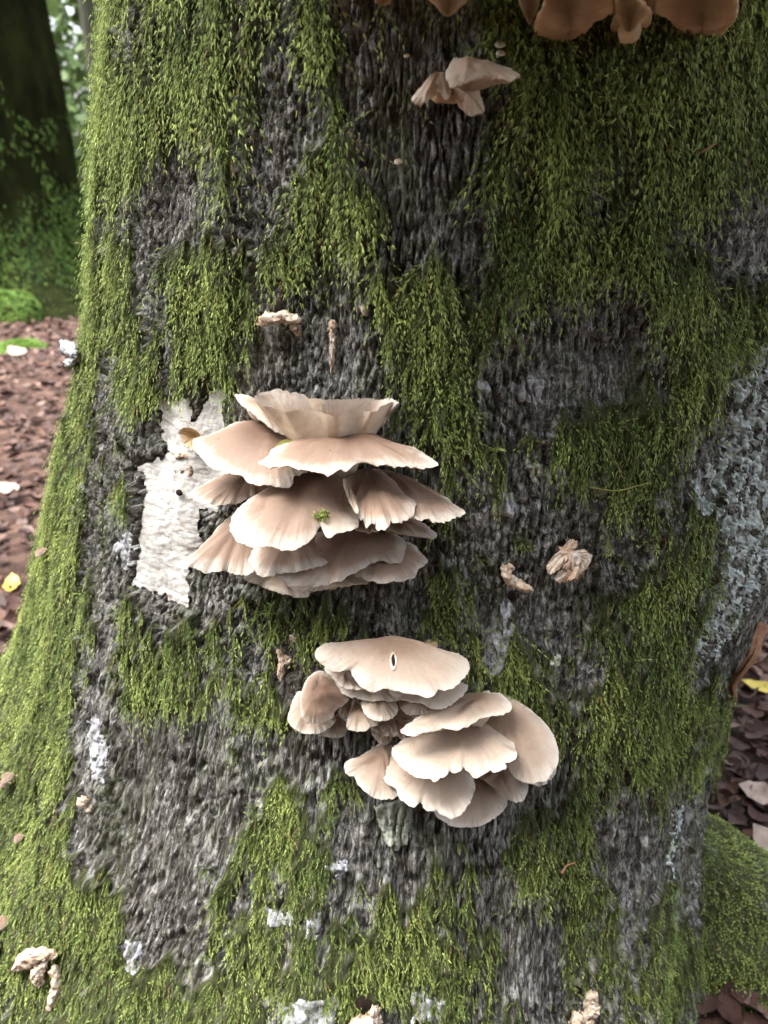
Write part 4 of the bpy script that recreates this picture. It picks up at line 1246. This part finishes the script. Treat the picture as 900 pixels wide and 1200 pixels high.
special_leaf((886, 826), .085, .030, M_yellow, 'yellow green leaf on the ground at the right edge', 1.3)
special_leaf((882, 952), .070, .045, M_paleleaf, 'upper of two pale cream leaves on the ground at right', 1.2)
special_leaf((896, 1008), .075, .050, M_paleleaf, 'lower of two pale cream leaves at the right edge', .5)
special_leaf((15, 688), .075, .045, M_yellow, 'yellow leaf among brown ones left of the trunk', .3)
special_leaf((10, 578), .11, .06, M_paleleaf, 'pale grey green leaf at the left edge beyond the trunk', 1.2)
special_leaf((20, 413), .17, .10, M_paleleaf, 'large pale round leaf far back at left', 1.0)


# ------------------------------------------------------------------ background trees
def bg_tree(x, y, r, h, label, mat, lobes, seed, moss=0, lean=0.0, crown=0, name='mossy_tree', group=None, flare=1.0):
    z0 = float(ground_z(np.array([x]), np.array([y]))[0])
    root = empty(name, (x, y, z0), label, 'tree', group)
    a = np.linspace(0, 2 * math.pi, 72, endpoint=False); z = np.concatenate([np.linspace(-.2, 1.6, 40), np.linspace(1.8, h, 18)])
    R = r * (1 - .5 * np.clip(z, 0, None) / h)[:, None] * np.ones(72)
    for la, lw, amp, zs in lobes:
        da = (a - math.radians(la) + math.pi) % (2 * math.pi) - math.pi
        R = R + amp * np.exp(-(da / lw) ** 2)[None] * np.exp(-np.clip(z, 0, None) / zs)[:, None]
    R = R * (1 + .05 * noise(np.cos(a)[None] * 3 + seed, np.sin(a)[None] * 3, z[:, None] * 1.4) + .02 * noise(np.cos(a)[None] * 9, np.sin(a)[None] * 9 + seed, z[:, None] * 5))
    V = np.stack([x + lean * z[:, None] + R * np.cos(a)[None], y + R * np.sin(a)[None], z0 + z[:, None] + 0 * R], -1)
    mk('trunk', V.reshape(-1, 3), grid_faces(len(z), 72, True), mat, root)
    if moss:
        i = 51 * rng.random(moss) ** 1.4; j = rng.integers(0, 72, moss)
        ii = i.astype(int); fi = (i - ii)[:, None]; fj = rng.random(moss)[:, None]
        Pm = (V[ii, j] * (1 - fi) + V[ii + 1, j] * fi) * (1 - fj) + (V[ii, (j + 1) % 72] * (1 - fi) + V[ii + 1, (j + 1) % 72] * fi) * fj
        N = norm(np.stack([np.cos(a[j]), np.sin(a[j]), .2 + 0 * i], -1))
        g = noise(Pm[:, 0] * 2.2 + seed, Pm[:, 1] * 2.2, Pm[:, 2] * 1.6) + 1.35 - .95 * Pm[:, 2] + .5 * noise(Pm[:, 0] * 5, Pm[:, 1] * 5, Pm[:, 2] * 3)
        k = g > rng.random(moss) * .8
        Pm, N = Pm[k], N[k]
        Vm, F, C = moss_mesh(Pm, N, np.full(len(Pm), .036) * np.exp(rng.normal(0, .3, len(Pm))), (rng.random(len(Pm)), np.clip(.45 + .6 * noise(Pm[:, 0] * 4, Pm[:, 1] * 4, Pm[:, 2] * 3), 0, 1)), 2, .016, .007, .6, .4)
        tag(mk('moss', Vm, F, M_moss2, root, {'mc': C}, False), kind='stuff')
    if crown:
        n = crown
        lim = []
        for q in range(7):
            b0 = np.array([x + lean * h * .7, y, z0 + h * (.45 + .07 * q)]); az = q * 2.4 + seed
            b1 = b0 + np.array([math.cos(az), math.sin(az), .45]) * h * .28
            k = np.linspace(0, 1, 6)[:, None]
            lim.append(b1)
            Vt, Ft = tube_mesh(b0 * (1 - k) + b1 * k + np.array([0, 0, .06 * h]) * k * (1 - k), np.linspace(r * .28, r * .06, 6), 7)
            mk('limb', Vt, Ft, mat, root)
        cen = np.concatenate([np.array(lim), np.array(lim) * .5 + np.array([x + lean * h, y, z0 + h * .95]) * .5])
        c = cen[rng.integers(0, len(cen), n)] + rng.normal(0, 1, (n, 3)) * np.array([.13, .13, .08]) * h
        d1 = norm(rng.normal(0, 1, (n, 3))); d2 = norm(np.cross(d1, rng.normal(0, 1, (n, 3)))); s = rng.uniform(.05, .11, n)[:, None]
        Vl = np.stack([c - d1 * s, c + d2 * s * .5, c + d1 * s, c - d2 * s * .5], 1).reshape(-1, 3)
        mk('crown', Vl, np.arange(4 * n).reshape(-1, 4), M_fol, root, None, False)
    return root


bg_tree(-3.46, 7.5, .72, 14, 'thick dark mossy tree with spreading roots in the left background', M_bgbark, [(-52, .30, .80, .30), (-92, .34, .62, .85), (-20, .28, .45, .25), (-150, .4, .5, .3), (60, .4, .4, .3), (140, .4, .4, .3)], 2.0, moss=26000, crown=5000)
for q, (x, y, r, h, lab) in enumerate(((-4.22, 13.0, .15, 11, 'slim dark trunk just beside the large beech at upper left'), (-8.6, 22, .22, 15, 'distant slim tree seen through the gap at upper left'), (-10.6, 26, .25, 16, 'farther distant tree in the gap at upper left'))):
    bg_tree(x, y, r, h, lab, M_bgbark2, [(-90, .5, .2, .3)], 5. + q * 3, crown=6000, name='forest_tree')


def undergrowth():
    """far saplings in view; unseen leaves added behind the camera to block front light"""
    xs, ys = rng.uniform(-14, -5, 15000), rng.uniform(14, 34, 15000)
    a = np.radians(rng.uniform(-152, -46, 15000)); r = rng.uniform(3.4, 8, 15000)  # added leaf screen behind the camera, keeps light off the trunk's front
    xs = np.concatenate([xs, r * np.cos(a)]); ys = np.concatenate([ys, r * np.sin(a)])
    n = len(xs)
    hgt = np.where(ys > 0, 6.0, 8.0) + 2.5 * noise(xs * .3, ys * .3, 3.) + 1.5 * noise(xs, ys, 5.)
    z = ground_z(xs, ys) + rng.random(n) ** 1.1 * np.clip(hgt, .5, 10)
    c = np.stack([xs, ys, z], -1)
    d1 = norm(rng.normal(0, 1, (n, 3))); d2 = norm(np.cross(d1, rng.normal(0, 1, (n, 3)))); q = np.where(ys > 0, 1.6, 2.0)[:, None] * rng.uniform(.06, .12, n)[:, None]
    V = np.stack([c - d1 * q, c + d2 * q * .55, c + d1 * q, c - d2 * q * .55], 1).reshape(-1, 3)
    tag(mk('undergrowth', V, np.arange(4 * n).reshape(-1, 4), M_fol, None, None, False), 'distant green undergrowth beyond the mossy tree, plus unseen leaves added to block light', 'undergrowth', kind='stuff')


undergrowth()


# mossy hummocks on the ground at left
def hummock(px, rx, ry, rz, label, name='mossy_stone'):
    p = ground_at(px, .0); p[2] = ground_z(p[0:1], p[1:2])[0]
    root = empty(name, p, label, 'stone')
    a = np.linspace(0, 2 * math.pi, 36, endpoint=False); e = np.linspace(-.25, math.pi / 2 - .02, 14)
    A, E_ = np.meshgrid(a, e)
    k = 1 + .18 * noise(np.cos(A) * 2 + px[1], np.sin(A) * 2, E_ * 2)
    V = np.stack([p[0] + rx * np.cos(A) * np.cos(E_) * k, p[1] + ry * np.sin(A) * np.cos(E_) * k, p[2] + rz * np.sin(E_) * k], -1)
    mk('stone', V.reshape(-1, 3), grid_faces(14, 36, True), M_bgbark, root)
    n = 3500
    i = rng.uniform(2, 12.9, n); j = rng.integers(0, 36, n); ii = i.astype(int)
    P = V[ii, j] + (V[ii + 1, (j + 1) % 36] - V[ii, j]) * rng.random((n, 1))
    N = norm((P - p) / np.array([rx, ry, rz]) ** 2)
    Vm, F, C = moss_mesh(P, N, np.full(n, .03), (rng.random(n), np.full(n, .7)), 2, .016, .008, 1., .8)
    tag(mk('moss', Vm, F, M_moss2, root, {'mc': C}, False), kind='stuff')


hummock((5, 372), .30, .25, .22, 'rounded green mossy stone at the left edge below the background tree')
hummock((22, 402), .17, .14, .05, 'low green moss pad on the leaf litter at left')
def surface_root():
    A_, B_ = ground_at((12, 328)), ground_at((48, 362))
    k = np.linspace(0, 1, 12)[:, None]
    P = A_ * (1 - k) + B_ * k + np.array([0, 0, 1.0]) * (.05 + .10 * (1 - k))
    Vt, Ft = tube_mesh(P, np.linspace(.09, .05, 12), 10, .3, 4.)
    tag(mk('surface_root', Vt, Ft, mat_simple('grey_root', (.16, .12, .11), (.36, .29, .27), 12)), 'bare grey root crossing the litter below the background tree', 'root')
surface_root()
